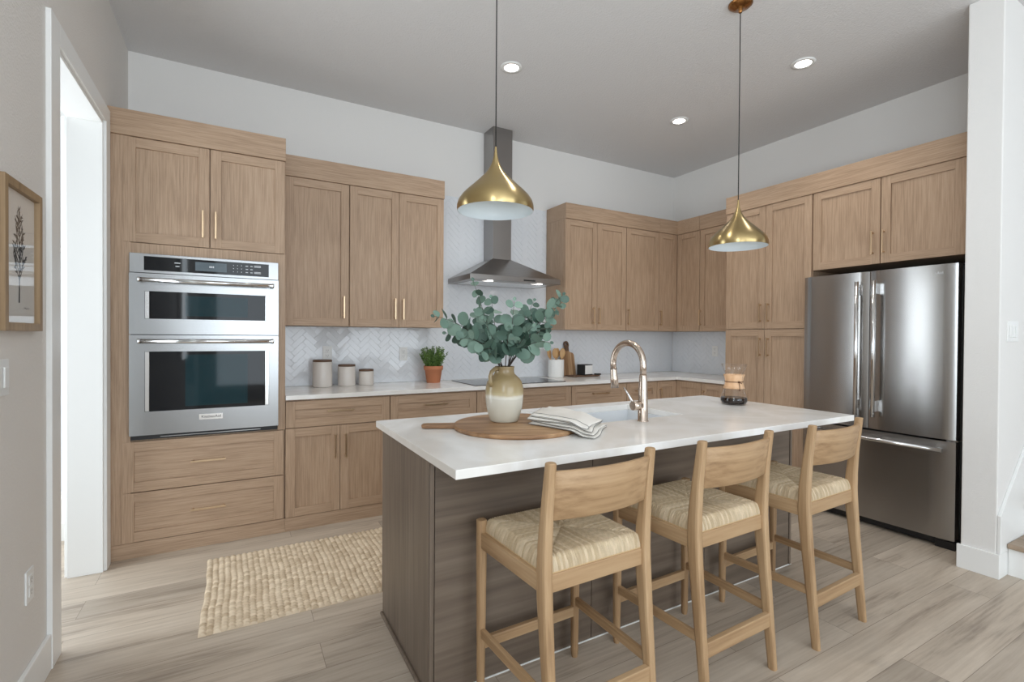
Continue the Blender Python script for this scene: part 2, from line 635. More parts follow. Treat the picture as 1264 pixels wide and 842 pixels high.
# trims
t1 = MB()
t1.box(0.0, 0.018, OY0 - 0.11, OY0, 0, OZ + 0.09).box(0.0, 0.018, OY1, OY1 + 0.09, 0, OZ + 0.09).box(0.0, 0.018, OY0, OY1, OZ, OZ + 0.09)
struct('trim_1', t1, 'trim', 'white casing around the doorway in the left wall', 'trim', bevel=0.002)
t2 = MB()
t2.box(-0.148, 0.004, OY1 - 0.018, OY1, 0, OZ).box(-0.148, 0.004, OY0, OY0 + 0.018, 0, OZ).box(-0.148, 0.004, OY0 + 0.018, OY1 - 0.018, OZ - 0.018, OZ)
struct('trim_2', t2, 'trim', 'white jamb lining inside the left doorway', 'trim', bevel=0.0015)
struct('baseboard_left', MB().box(0, 0.015, YB, OY0 - 0.11, 0, 0.14), 'trim', 'white baseboard below the picture wall', 'baseboard', bevel=0.003)
bs = MB().box(4.29, 4.305, -3.183, -3.000, 0, 0.135).box(4.305, 4.415, -3.183, -3.168, 0, 0.135)
struct('baseboard_right', bs, 'trim', 'white baseboard wrapping the wall end beside fridge', 'baseboard', bevel=0.002)

# hall beyond the doorway: wall with tall window
HY = -0.09
hw = MB()
hw.box(-3.2, -2.3, HY, HY + 0.12, 0, H).box(-0.26, -0.146, HY, HY + 0.12, 0, H).box(-2.3, -0.26, HY, HY + 0.12, 0, 0.26).box(-2.3, -0.26, HY, HY + 0.12, 2.75, H)
struct('wall_hall', hw, 'trim', 'white hall wall beyond the doorway', 'wall')
struct('wall_hall_side', MB().box(-3.32, -3.2, -4.0, HY + 0.12, 0, H).box(-3.2, -TW, -4.12, -4.0, 0, H), 'trim', 'white side walls of the hall beyond the doorway', 'wall')
hc = MB().box(-0.162, -0.145, OY1, OY1 + 0.09, 0, OZ + 0.09)
struct('trim_4', hc, 'trim', 'white casing on the hall side of the doorway', 'trim', bevel=0.002)
struct('baseboard_hall', MB().box(-3.2, -0.146, HY - 0.015, HY, 0, 0.11), 'trim', 'white baseboard in the hall beyond the doorway', 'baseboard')
win = MB()
win.box(-2.3, -0.26, HY + 0.03, HY + 0.08, 0.26, 0.29).box(-2.3, -0.26, HY + 0.03, HY + 0.08, 2.70, 2.75)
win.box(-0.31, -0.26, HY + 0.03, HY + 0.08, 0.29, 2.70).box(-2.3, -2.25, HY + 0.03, HY + 0.08, 0.29, 2.70).box(-2.25, -0.31, HY + 0.04, HY + 0.07, 1.84, 1.87).box(-1.30, -1.26, HY + 0.035, HY + 0.075, 0.29, 2.70)
w1 = struct('window_1', win, 'trim', 'bright tall hall window seen through the doorway', 'window')
MB().box(-2.25, -0.31, HY + 0.052, HY + 0.056, 0.29, 2.70).build('pane', 'pane', w1)

# ------------------------------------------------------------------ herringbone tile (one mesh per wall)


def clip_poly(poly, axis, val, keep_less):
    out = []
    n = len(poly)
    for i in range(n):
        a, b = poly[i], poly[(i + 1) % n]
        ia = (a[axis] <= val) == keep_less or a[axis] == val
        ib = (b[axis] <= val) == keep_less or b[axis] == val
        if ia:
            out.append(a)
        if ia != ib and b[axis] != a[axis]:
            t = (val - a[axis]) / (b[axis] - a[axis])
            out.append((a[0] + (b[0] - a[0]) * t, a[1] + (b[1] - a[1]) * t))
    return out


def herringbone(rects, tw=0.040, k=3):
    """herringbone tiles as slightly uneven raised faces in (u, z), height d"""
    rnd = random.Random(3)
    mb = MB()
    L = tw * k
    c45 = math.sqrt(0.5)
    for (u0, u1, z0, z1) in rects:
        mb.add([(u0, -0.0006, z0), (u1, -0.0006, z0), (u1, -0.0006, z1), (u0, -0.0006, z1)], [(0, 1, 2, 3)], 1)
        N = int((u1 - u0 + z1 - z0) / tw) + 12
        uc, zc = (u0 + u1) / 2, (z0 + z1) / 2
        for i in range(-N, N):
            for j in range(-N // (2 * k) - 3, N // (2 * k) + 3):
                for kind in (0, 1):
                    bx = i * tw + j * 2 * L * 0 + (j * L)
                    by = i * tw - (j * L)
                    g = 0.0009
                    if kind == 0:
                        r = (bx, by, bx + L, by + tw)
                    else:
                        r = (bx + L, by + tw - L + 0.0, bx + L + tw, by + tw)
                    q = [(r[0] + g, r[1] + g), (r[2] - g, r[1] + g), (r[2] - g, r[3] - g), (r[0] + g, r[3] - g)]
                    w = [(uc + (x - y) * c45, zc + (x + y) * c45) for x, y in q]
                    if max(p[0] for p in w) < u0 or min(p[0] for p in w) > u1 or max(p[1] for p in w) < z0 or min(p[1] for p in w) > z1:
                        continue
                    for ax, val, less in ((0, u0, False), (0, u1, True), (1, z0, False), (1, z1, True)):
                        w = clip_poly(w, ax, val, less)
                        if len(w) < 3:
                            break
                    if len(w) < 3:
                        continue
                    cx = sum(p[0] for p in w) / len(w)
                    cz = sum(p[1] for p in w) / len(w)
                    ta, tb = rnd.gauss(0, 0.012), rnd.gauss(0, 0.012)
                    top = [(cx + (p[0] - cx) * 0.985, min(-0.0012, -0.0028 - ta * (p[0] - cx) - tb * (p[1] - cz)), cz + (p[1] - cz) * 0.985) for p in w]
                    bot = [(p[0], -0.0007, p[1]) for p in w]
                    n = len(w)
                    mb.add(bot + top, [tuple(range(n, 2 * n))] + [(a, (a + 1) % n, n + (a + 1) % n, n + a) for a in range(n)], 0)
    return mb


ZC = 0.914
BS = thing('backsplash', 'glossy white herringbone tile behind the cooktop and hood', 'backsplash', (0, 0, 0))
herringbone([(0.929, XR - 0.006, ZC + 0.001, 1.3855)]).build('tile_field', ['tile', 'grout'], BS)
herringbone([(2.165, 3.395, 1.3855, 2.60)]).build('tile_field', ['tile', 'grout'], BS)
bs2 = herringbone([(0.006, 1.193, ZC + 0.001, 1.3855)]).build('backsplash', ['tile', 'grout'])
bs2.location = (XR, 0, 0)
bs2.rotation_euler = (0, 0, -PI / 2)
tag(bs2, 'glossy white herringbone tile on short wall beside the pantry', 'backsplash')

# ------------------------------------------------------------------ cabinetry (local frame: x right, y into the wall, z up; door faces at y = 0)


def pull(parent, x, z, length, vertical, y=0.0):
    mb = MB()
    w, pr, th = 0.0055, 0.034, 0.009
    if vertical:
        mb.box(x - w, x + w, y - pr, y - pr + th, z, z + length)
        for zz in (z + 0.008, z + length - 0.018):
            mb.box(x - w * 0.8, x + w * 0.8, y - pr + th, y + 0.001, zz, zz + 0.010)
    else:
        mb.box(x, x + length, y - pr, y - pr + th, z - w, z + w)
        for xx in (x + 0.008, x + length - 0.018):
            mb.box(xx, xx + 0.010, y - pr + th, y + 0.001, z - w * 0.8, z + w * 0.8)
    return mb.build('handle', 'pull', parent, bevel=0.0015)


def shaker(parent, name, x0, x1, z0, z1, fr=0.058, level=False, thick=0.02):
    g = 0.0015
    x0, x1, z0, z1 = x0 + g, x1 - g, z0 + g, z1 - g
    mb = MB()
    mb.box(x0, x0 + fr, 0, thick, z0, z1, 0)
    mb.box(x1 - fr, x1, 0, thick, z0, z1, 0)
    mb.box(x0 + fr, x1 - fr, 0, thick, z1 - fr, z1, 1)
    mb.box(x0 + fr, x1 - fr, 0, thick, z0, z0 + fr, 1)
    mb.box(x0 + fr, x1 - fr, 0.010, thick - 0.001, z0 + fr, z1 - fr, 1 if level else 0)
    return mb.build(name, ['oak_v', 'oak_h'], parent, bevel=0.0012)


def carcass(parent, x0, x1, depth, z0, z1):
    return MB().box(x0, x1, 0.021, depth, z0, z1).build('body', 'oak_v', parent, bevel=0.001)


def crown(parent, x0, x1, z0, z1, ret=None, out=0.010):
    mb = MB().box(x0, x1, -out, 0.03, z0, z1)
    if ret is not None:
        side, d = ret
        if side == 'l':
            mb.box(x0, x0 + 0.02, 0.03, d, z0, z1)
        else:
            mb.box(x1 - 0.02, x1, 0.03, d, z0, z1)
    return mb.build('crown', 'oak_h', parent, bevel=0.0015)


def toe(parent, x0, x1, h=0.09):
    return MB().box(x0, x1, 0.002, 0.02, 0, h).build('toe_kick', 'oak_h', parent, bevel=0.001)


YT = -0.6185
# --- tall oven cabinet
T = thing('oven_cabinet', 'tall greige oak cabinet holding the double wall oven', 'cabinet', (0.001, YT, 0))
mb = MB()
x1 = 0.926
mb.box(0, 0.104, 0.004, 0.30, 0.0905, 2.468).box(0.881, x1, 0.004, 0.30, 0.688, 1.853)
mb.box(0.881, x1, 0.021, 0.30, 0.0905, 0.688).box(0.881, x1, 0.021, 0.30, 1.853, 2.468)
mb.box(0.104, 0.881, 0.021, 0.30, 0.0905, 0.694).box(0.104, 0.881, 0.004, 0.30, 1.790, 1.852).box(0.104, 0.881, 0.021, 0.30, 1.852, 2.468)
mb.box(0, x1, 0.30, 0.615, 0.0905, 2.468)
mb.build('body', 'oak_v', T, bevel=0.001)
for xa, xb, hx in ((0.070, 0.497, 0.462), (0.500, 0.922, 0.530)):
    d = shaker(T, 'door', xa, xb, 1.854, 2.467)
    pull(d, hx, 1.910, 0.168, True)
for za, zb, hz in ((0.386, 0.685, 0.540), (0.092, 0.384, 0.244)):
    d = shaker(T, 'drawer', 0.061, 0.918, za, zb, level=True)
    pull(d, 0.400, hz, 0.187, False)
crown(T, 0, x1, 2.469, 2.617)
toe(T, 0, x1)

# --- wall oven in it
O = thing('wall_oven', 'stainless steel double wall oven with microwave above', 'oven', (0, YT, 0.695))
OX0, OX1 = 0.106, 0.880
zc = lambda z: z - 0.695
MB().box(OX0, OX1, -0.006, 0.28, 0.0, zc(1.789)).build('housing', 'black', O)
cp = MB().box(OX0 - 0.003, OX1 + 0.003, -0.026, -0.006, zc(1.676), zc(1.790)).build('control_panel', 'steel', O, bevel=0.002)
MB().box(0.172, 0.826, -0.0285, -0.025, zc(1.692), zc(1.774)).build('touch_glass', 'black_gl', cp, bevel=0.001)
MB().box(0.425, 0.590, -0.0292, -0.0284, zc(1.706), zc(1.760)).build('display', 'screen', cp)
mk = MB()
for i in range(3):
    for j in range(3):
        mk.box(0.625 + i * 0.022, 0.629 + i * 0.022, -0.0290, -0.0284, zc(1.712 + j * 0.02), zc(1.716 + j * 0.02))
for i in range(2):
    for j in range(3):
        mk.box(0.694 + i * 0.026, 0.708 + i * 0.026, -0.0290, -0.0284, zc(1.711 + j * 0.02), zc(1.716 + j * 0.02))
for j in (0, 2):
    for q in range(2):
        mk.box(0.742, 0.780, -0.0290, -0.0284, zc(1.709 + j * 0.02 + q * 0.007), zc(1.713 + j * 0.02 + q * 0.007))
for q in range(3):
    mk.box(0.498 + q * 0.009, 0.504 + q * 0.009, -0.0297, -0.0291, zc(1.728), zc(1.739))
for (a, b2, z) in ((0.32, 0.35, 1.742), (0.325, 0.345, 1.722)):
    mk.box(a, b2, -0.0290, -0.0284, zc(z), zc(z + 0.005))
mk.build('keypad', 'mark', cp)


def oven_handle(parent, z, x0=0.166, x1=0.838):
    mb = MB().tube([(x0 - 0.004, -0.078, z), (x1 + 0.004, -0.078, z)], 0.0125, 14)
    for x in (x0 + 0.012, x1 - 0.012):
        mb.tube([(x, -0.028, z), (x, -0.078, z)], 0.013, 12)
    h = mb.build('handle', 'chrome', parent)
    for x in (x0 - 0.016, x1 + 0.004):
        MB().tube([(x, -0.078, z), (x + 0.012, -0.078, z)], 0.0145, 14).build('end_cap', 'chrome', h)
    return h


def oven_door(name, z0, z1, wx0, wx1, wz0, wz1):
    mb = MB()
    f, b2 = -0.034, -0.007
    x0, x1 = OX0 - 0.003, OX1 + 0.003
    mb.box(x0, wx0, f, b2, z0, z1).box(wx1, x1, f, b2, z0, z1).box(wx0, wx1, f, b2, wz1, z1).box(wx0, wx1, f, b2, z0, wz0)
    d = mb.build(name, 'steel', O)
    fr = MB()
    i = 0.022
    for xa in (wx0, wx1 - i):
        MB().box(xa, xa + i, -0.030, b2, wz0, wz1).build('window_bezel', 'chrome', d, bevel=0.002)
    MB().box(wx0 + i, wx1 - i, -0.028, b2, wz0, wz1).build('window', 'black_gl', d)
    MB().box(wx0 + i + 0.27 * (wx1 - wx0), wx1 - i - 0.1, -0.0284, -0.0279, wz0 + 0.02, wz1 - 0.02).build('inner_glass', 'oven_in', d)
    return d


d = oven_door('microwave_door', zc(1.3165), zc(1.673), 0.176, 0.828, zc(1.408), zc(1.570))
oven_handle(d, zc(1.632))
d = oven_door('oven_door', zc(0.724), zc(1.312), 0.176, 0.828, zc(0.862), zc(1.215))
oven_handle(d, zc(1.276))
bd = MB().box(0.445, 0.572, -0.037, -0.033, zc(0.795), zc(0.830)).build('badge', 'chrome', d, bevel=0.001)
text_mesh('lettering', 'KitchenAid', 0.023, 'black', bd, Vector((0.5085, -0.0376, zc(0.8125))), Matrix.Rotation(PI / 2, 3, 'X'))
MB().box(0.25, 0.78, -0.020, -0.010, zc(0.706), zc(0.711)).build('vent', 'steel', O)


# --- upper cabinets, back wall left
YU = -0.333
ZU0, ZU1, ZU2 = 1.3876, 2.462, 2.612


def upper(name_label, x0, x1, doors, depth, loc, rz, group, cr=True, ret=None, crx=None):
    t = thing('upper_cabinet', name_label, 'cabinet', loc, rz, group)
    carcass(t, x0, x1, depth, ZU0, ZU1)
    for a, b2, hx in doors:
        d = shaker(t, 'door', a, b2, ZU0 - 0.001, ZU1)
        if hx is not None:
            pull(d, hx, 1.446, 0.168, True)
    if cr:
        c0, c1 = crx or (x0, x1)
        crown(t, c0, c1, ZU1 + 0.001, ZU2, ret)
    return t


GU = 'wall cabinets above the counter'
upper('single-door oak wall cabinet right beside the tall oven cabinet', 0.0, 0.462, [(0.012, 0.460, 0.421)], 0.326, (0.930, YU, 0), 0, GU, cr=False)
upper('two-door oak wall cabinet above the canisters, left of hood', 0.0, 0.766, [(0.002, 0.384, 0.350), (0.384, 0.764, 0.416)], 0.326, (1.393, YU, 0), 0, GU, ret=('r', 0.326), crx=(-0.463, 0.766))
# --- upper cabinets, back wall right
upper('two-door oak wall cabinet just right of the range hood', 0.0, 0.783, [(0.002, 0.397, 0.345), (0.397, 0.781, 0.417)], 0.326, (3.400, YU, 0), 0, GU, ret=('l', 0.326), crx=(0, 1.2545))
upper('single-door oak wall cabinet left of the inside corner', 0.0, 0.470, [(0.002, 0.468, 0.022)], 0.326, (4.184, YU, 0), 0, GU, cr=False)
XU = 4.931
ct = thing('upper_cabinet', 'corner oak wall cabinet with two narrow doors in an angle', 'cabinet', (4.655, YU, 0), 0, GU)
MB().prism([(0, 0.021), (0.297, 0.021), (0.297, -0.305), (0.572, -0.305), (0.572, 0.326), (0, 0.326)], ZU0, ZU1).build('body', 'oak_v', ct)
d = shaker(ct, 'door', 0.0, 0.274, ZU0 - 0.001, ZU1)
pull(d, 0.017, 1.446, 0.168, True)
# second door faces -x: build in place
dd = MB()
X0 = XU - 4.655
def sbox(mb, a0, a1, d0, d1, z0, z1, mat):
    mb.box(X0 + d0, X0 + d1, -a1, -a0, z0, z1, mat)
za, zb, fr = ZU0 + 0.0005, ZU1 - 0.0015, 0.058
a0, a1 = 0.003, 0.303
sbox(dd, a0, a0 + fr, 0, 0.02, za, zb, 0); sbox(dd, a1 - fr, a1, 0, 0.02, za, zb, 0)
sbox(dd, a0 + fr, a1 - fr, 0, 0.02, zb - fr, zb, 1); sbox(dd, a0 + fr, a1 - fr, 0, 0.02, za, za + fr, 1)
sbox(dd, a0 + fr, a1 - fr, 0.010, 0.019, za + fr, zb - fr, 0)
dd.build('door', ['oak_v', 'oak_v'], ct, bevel=0.0012)
MB().prism([(0, -0.010), (X0 - 0.010, -0.010), (X0 - 0.010, -0.305), (X0 + 0.03, -0.305), (X0 + 0.03, 0.03), (0, 0.03)], ZU1 + 0.001, ZU2).build('crown', 'oak_h', ct)
upper('oak wall cabinet between corner cabinet and pantry', 0.0, 0.553, [(0.002, 0.551, 0.020)], 0.296, (XU, -0.640, 0), -PI / 2, GU)

# --- pantry and fridge cabinet, right wall
XP = 4.622
P = thing('pantry_cabinet', 'tall four-door oak pantry between counter and fridge', 'cabinet', (XP, -1.1945, 0), -PI / 2)
PW = 0.778
MB().box(0, PW, 0.021, 0.610, 0.0905, 2.464).build('body', 'oak_v', P, bevel=0.001)
for xa, xb, hx in ((0.001, 0.387, 0.351), (0.387, PW - 0.001, 0.423)):
    d = shaker(P, 'door', xa, xb, 1.399, 2.4645)
    pull(d, hx, 1.455, 0.165, True)
    d = shaker(P, 'door', xa, xb, 0.0905, 1.394)
    pull(d, hx, 1.160, 0.165, True)
crown(P, 0, PW + 1.036, 2.465, 2.617, ret=('l', 0.28))
toe(P, 0, PW)
FC = thing('fridge_top_cabinet', 'two-door oak cabinet above the fridge', 'cabinet', (XP, -1.9735, 0), -PI / 2)
FW = 1.036
MB().box(0, FW, 0.021, 0.610, 1.856, 2.464).box(0.945, FW, 0.004, 0.021, 1.856, 2.464).build('body', 'oak_v', FC, bevel=0.001)
d = shaker(FC, 'door', 0.008, 0.4715, 1.8545, 2.4645)
pull(d, 0.428, 1.921, 0.168, True)
d = shaker(FC, 'door', 0.4745, 0.942, 1.8545, 2.4645)
pull(d, 0.496, 1.921, 0.168, True)

# --- base cabinets, back wall
ZB0, ZB1, ZB2 = 0.0915, 0.690, 0.872


def base(label, x0, x1, kind, group, hx=None, loc=None, rz=0, depth=0.612):
    t = thing('base_cabinet', label, 'cabinet', loc or (x0, YT, 0), rz, group)
    w = x1 - x0
    carcass(t, 0.0005, w - 0.0005, depth, 0.0905, 0.883)
    toe(t, 0, w)
    if kind == 'd2':
        d = shaker(t, 'drawer', 0.001, w - 0.001, ZB1 + 0.002, ZB2, level=True)
        pull(d, w / 2 - 0.09, 0.795, 0.18, False)
        for a, b2, h in ((0.001, w / 2, w / 2 - 0.035), (w / 2, w - 0.001, w / 2 + 0.035)):
            d = shaker(t, 'door', a, b2, ZB0, ZB1)
            pull(d, h, 0.463, 0.168, True)
    elif kind == 'dr3':
        for za, zb in ((0.692, ZB2), (0.394, 0.690), (ZB0, 0.392)):
            d = shaker(t, 'drawer', 0.001, w - 0.001, za, zb, level=True)
            pull(d, w / 2 - 0.095, (za + zb) / 2 + 0.012, 0.19, False)
    elif kind == 'cook':
        shaker(t, 'false_front', 0.001, w - 0.001, 0.692, ZB2, level=True)
        for a, b2, h in ((0.001, w / 2, w / 2 - 0.035), (w / 2, w - 0.001, w / 2 + 0.035)):
            d = shaker(t, 'door', a, b2, ZB0, ZB1)
            pull(d, h, 0.463, 0.168, True)
    elif kind == 'door':
        d = shaker(t, 'door', 0.001, w - 0.001, ZB0, ZB2)
        if hx is not None:
            pull(d, hx, 0.64, 0.168, True)
    return t


GB = 'base cabinets under the wall counter'
base('oak base cabinet with drawer over two doors, beside oven cabinet', 0.928, 1.630, 'd2', GB)
base('oak drawer base left of the cooktop, under the herb pot', 1.631, 2.335, 'dr3', GB)
base('oak base cabinet with blank front under the cooktop', 2.336, 3.279, 'cook', GB)
base('wide oak drawer base just right of the cooktop', 3.280, 3.937, 'dr3', GB)
base('narrow oak drawer base left of the inside corner', 3.938, 4.345, 'dr3', GB)
cb = thing('base_cabinet', 'corner oak base cabinet with two doors in an angle', 'cabinet', (4.346, YT, 0), 0, GB)
MB().prism([(0, 0.021), (0.297, 0.021), (0.297, -0.308), (0.885, -0.308), (0.885, 0.612), (0, 0.612)], 0.0905, 0.883).build('body', 'oak_v', cb)
d = shaker(cb, 'door', 0.001, 0.275, ZB0, ZB2)
pull(d, 0.04, 0.64, 0.168, True)
dd = MB()
X0 = XP - 4.346
za, zb = ZB0 + 0.0015, ZB2 - 0.0015
a0, a1 = 0.003, 0.306
sbox(dd, a0, a0 + fr, 0, 0.02, za, zb, 0); sbox(dd, a1 - fr, a1, 0, 0.02, za, zb, 0)
sbox(dd, a0 + fr, a1 - fr, 0, 0.02, zb - fr, zb, 1); sbox(dd, a0 + fr, a1 - fr, 0, 0.02, za, za + fr, 1)
sbox(dd, a0 + fr, a1 - fr, 0.010, 0.019, za + fr, zb - fr, 0)
dd.build('door', ['oak_v', 'oak_v'], cb, bevel=0.0012)
MB().box(0, 0.297, 0.002, 0.02, 0, 0.09).box(X0 + 0.002, X0 + 0.02, -0.308, 0.002, 0, 0.09).build('toe_kick', 'oak_h', cb)
base('narrow oak base cabinet tucked against the pantry', 0, 0.264, 'door', GB, hx=0.035, loc=(XP, -0.929, 0), rz=-PI / 2, depth=0.610)

# --- wall countertop
CT = MB().prism([(0.9285, -0.004), (0.9285, -0.6455), (4.602, -0.6455), (4.602, -1.1935), (XR - 0.004, -1.1935), (XR - 0.004, -0.004)], 0.884, ZC)
tag(CT.build('countertop', 'quartz', bevel=0.002), 'white quartz counter running along the wall into the corner', 'countertop')

# --- island
IX0, IX1, IY0, IY1 = 1.2216, 3.5016, -1.861, -2.8294
BX0, BX1, BY0, BY1 = 1.2498, 3.468, -1.888, -2.517
I = thing('island_base', 'brown stained wood kitchen island behind the stools', 'island', ((BX0 + BX1) / 2, (BY0 + BY1) / 2, 0))
ox, oy = (BX0 + BX1) / 2, (BY0 + BY1) / 2
w2, d2 = (BX1 - BX0) / 2, (BY0 - BY1) / 2
sx0, sx1, sy0, sy1 = 1.975 - ox, 2.705 - ox, -2.405 - oy, -1.965 - oy
body = MB()
body.box(-w2 + 0.022, sx0 - 0.03, -d2 + 0.013, d2, 0.0, 0.883).box(sx1 + 0.03, w2 - 0.022, -d2 + 0.013, d2, 0, 0.883)
body.box(sx0 - 0.03, sx1 + 0.03, -d2 + 0.013, sy0 - 0.03, 0, 0.883).box(sx0 - 0.03, sx1 + 0.03, sy1 + 0.03, d2, 0, 0.883)
body.build('body', 'isl_h', I)
for s in (-1, 1):
    xa, xb = (-w2, -w2 + 0.02) if s < 0 else (w2 - 0.02, w2)
    MB().box(xa, xb, -d2 + 0.004, d2, 0.0, 0.883).build('end_panel', 'isl_v', I, bevel=0.0015)
for xa in (-w2 + 0.003, w2 - 0.020):
    MB().box(xa, xa + 0.017, -d2 - 0.004, -d2 + 0.003, 0, 0.883).build('corner_trim', 'isl_v', I, bevel=0.0015)
bp_ = MB()
for k in range(3):
    xa = -w2 + 0.022 + k * (2 * w2 - 0.044) / 3
    bp_.box(xa + 0.0015, xa + (2 * w2 - 0.044) / 3 - 0.0015, -d2, -d2 + 0.012, 0, 0.883)
bp_.build('back_panel', 'isl_h', I, bevel=0.001)
MB().box(-w2 - 0.012, -w2, -d2, d2, 0, 0.016).build('shoe_moulding', 'isl_v', I, bevel=0.004)
MB().box(-w2 + 0.02, w2, -d2 - 0.004, -d2, 0, 0.004).build('caulk_line', 'trim', I)
# kitchen-side doors of the island
for k in range(4):
    wk = 2 * w2 / 4
    m_ = MB()
    xa, xb, za, zb, f_ = -w2 + k * wk + 0.002, -w2 + (k + 1) * wk - 0.002, 0.10, 0.87, 0.058
    m_.box(xa, xa + f_, d2, d2 + 0.02, za, zb).box(xb - f_, xb, d2, d2 + 0.02, za, zb).box(xa + f_, xb - f_, d2, d2 + 0.02, zb - f_, zb).box(xa + f_, xb - f_, d2, d2 + 0.02, za, za + f_).box(xa + f_, xb - f_, d2, d2 + 0.010, za + f_, zb - f_)
    m_.build('door', 'isl_v', I)


def ring_slab(o, i, z0, z1):
    vs = []
    for z in (z0, z1):
        for (a0, a1, b0, b1) in (o, i):
            vs += [(a0, b0, z), (a1, b0, z), (a1, b1, z), (a0, b1, z)]
    fs = []
    for j in range(4):
        k = (j + 1) % 4
        fs += [(j, k, 4 + k, 4 + j), (8 + j, 8 + k, 12 + k, 12 + j), (j, k, 8 + k, 8 + j), (4 + j, 4 + k, 12 + k, 12 + j)]
    return MB().add(vs, fs)


tag(ring_slab((IX0, IX1, IY1, IY0), (1.985, 2.695, -2.395, -1.975), 0.884, ZC).build('countertop', 'quartz', bevel=0.002),
    'thick white quartz slab on the island with sink cut-out', 'countertop')
SK = thing('undermount_sink', 'white undermount sink set in the island top', 'sink', (2.34, -2.185, 0.66))
sk = ring_slab((-0.365, 0.365, -0.22, 0.22), (-0.350, 0.350, -0.205, 0.205), 0.004, 0.2235)
sk.box(-0.365, 0.365, -0.22, 0.22, 0, 0.0035)
sk.build('basin', 'sink', SK, bevel=0.002)
MB().lathe([(0.0, 0.0045), (0.045, 0.0045), (0.045, 0.010), (0.0, 0.010)][1:3], n=24).build('drain', 'chrome', SK)

# --- faucet
FA = thing('kitchen_faucet', 'champagne gooseneck faucet behind the island sink', 'faucet', (2.353, -2.452, ZC))
MB().lathe([(0.0275, 0), (0.0275, 0.004), (0.0245, 0.006), (0.023, 0.10), (0.0185, 0.22), (0.0165, 0.225)], n=28).build('body', 'nickel', FA)
pts = [(0, 0, 0.222), (0, 0, 0.262)]
R = 0.108
for k in range(0, 17):
    a = PI - k * (PI * 1.07) / 16
    pts.append((0, R + R * math.cos(a), 0.268 + R * math.sin(a)))
neck = MB().tube(pts, 0.0155, 18).build('spout', 'nickel', FA)
e = Vector(pts[-1]); dr = (e - Vector(pts[-2])).normalized()
MB().tube([e - dr * 0.002, e + dr * 0.012, e + dr * 0.05, e + dr * 0.105], [0.0165, 0.0175, 0.019, 0.0215], 20).build('spray_head', 'nickel', FA)
MB().tube([e + dr * 0.003, e + dr * 0.006], [0.0172, 0.0172], 20).build('joint_ring', 'black', FA)
hb = MB().tube([(-0.015, 0, 0.078), (-0.066, 0, 0.078)], [0.021, 0.021], 20).build('valve', 'nickel', FA)
MB().tube([(-0.056, 0.004, 0.086), (-0.066, 0.035, 0.135), (-0.072, 0.055, 0.160)], [0.006, 0.005, 0.004], 10).build('lever', 'chrome', hb)

# --- hood
HC = 2.782
HD = thing('range_hood', 'stainless chimney range hood between the wall cabinets', 'hood', (HC, -0.004, 1.795))
hx0, hx1, hy = 2.327 - HC, 3.234 - HC, -0.492
cx0, cx1, cy = -0.098, 0.102, -0.197
hzl, hzt = 0.045, 0.235
MB().loft([[(hx0, -0.004, 0.0), (hx1, -0.004, 0.0), (hx1, hy, 0.0), (hx0, hy, 0.0)],
           [(hx0, -0.004, hzl), (hx1, -0.004, hzl), (hx1, hy, hzl), (hx0, hy, hzl)],
           [(cx0, -0.004, hzt), (cx1, -0.004, hzt), (cx1, cy, hzt), (cx0, cy, hzt)]], smooth=False).build('canopy', 'steel_hood', HD, bevel=0.002)
MB().box(cx0 + 0.004, cx1 - 0.004, cy + 0.004, -0.004, hzt, 0.72).build('lower_duct', 'steel_hood', HD, bevel=0.001)
MB().box(cx0, cx1, cy, -0.004, 0.72, H - 1.795 - 0.001).build('upper_duct', 'steel_hood', HD, bevel=0.001)
MB().box(hx0 + 0.06, hx1 - 0.06, hy + 0.09, -0.06, -0.003, 0.0).build('filter', 'chrome', HD)
for x in (-0.25, 0.25):
    MB().lathe([(0.028, -0.004), (0.028, 0.0)], (x, hy + 0.045, 0), 20).build('lamp', 'hood_lamp', HD)
MB().box(0.06, 0.18, hy - 0.002, hy, 0.012, 0.024).build('control_strip', 'black', HD)

# --- cooktop
CK = thing('cooktop', 'black glass cooktop set in the counter under the hood', 'cooktop', (2.78, -0.335, ZC))
MB().box(-0.45, 0.45, -0.265, 0.235, 0.0, 0.005).build('glass', 'black_gl', CK, bevel=0.002)
mk = MB()
for k in range(5):
    mk.box(-0.18 + k * 0.08, -0.15 + k * 0.08, -0.240, -0.225, 0.005, 0.0055)
mk.build('touch_marks', 'mark', CK)

# ------------------------------------------------------------------ fridge
FR = thing('refrigerator', 'stainless french-door fridge with bottom freezer drawer', 'fridge', (4.5214, -1.9735, 0), -PI / 2)
# local: x to the right (world -y), y into the wall
fw0, fw1 = 0.002, 0.938
MB().box(fw0 + 0.02, fw1 + 0.004, 0.075, 0.70, 0.03, 1.778).build('cabinet_shell', 'black', FR, bevel=0.004)


def fdoor(name, x0, x1, z0, z1):
    n = 14
    pr = []
    for k in range(n + 1):
        x = x0 + (x1 - x0) * k / n
        t = (k / n * 2 - 1)
        pr.append((x, -0.010 + 0.010 * t * t + (0.010 if k in (0, n) else 0)))
    poly = pr + [(x1, 0.072), (x0, 0.072)]
    mb = MB()
    m = len(poly)
    vs = [(x, y, z0) for x, y in poly] + [(x, y, z1) for x, y in poly]
    mb.add(vs, [tuple(reversed(range(m))), tuple(range(m, 2 * m))])
    mb.add(vs, [(j, j + 1, m + j + 1, m + j) for j in range(n)], 0, True)
    mb.add(vs, [(j, (j + 1) % m, m + (j + 1) % m, m + j) for j in range(n, m)])
    return mb.build(name, 'steel_f', FR)


def fhandle(parent, x, z0, z1):
    h = MB().tube([(x, -0.060, z0), (x, -0.060, z1)], 0.0135, 14).build('handle', 'chrome', parent)
    for z in (z0 + 0.035, z1 - 0.095):
        MB().box(x - 0.012, x + 0.012, -0.052, -0.004, z, z + 0.075).build('bracket', 'chrome', h, bevel=0.003)


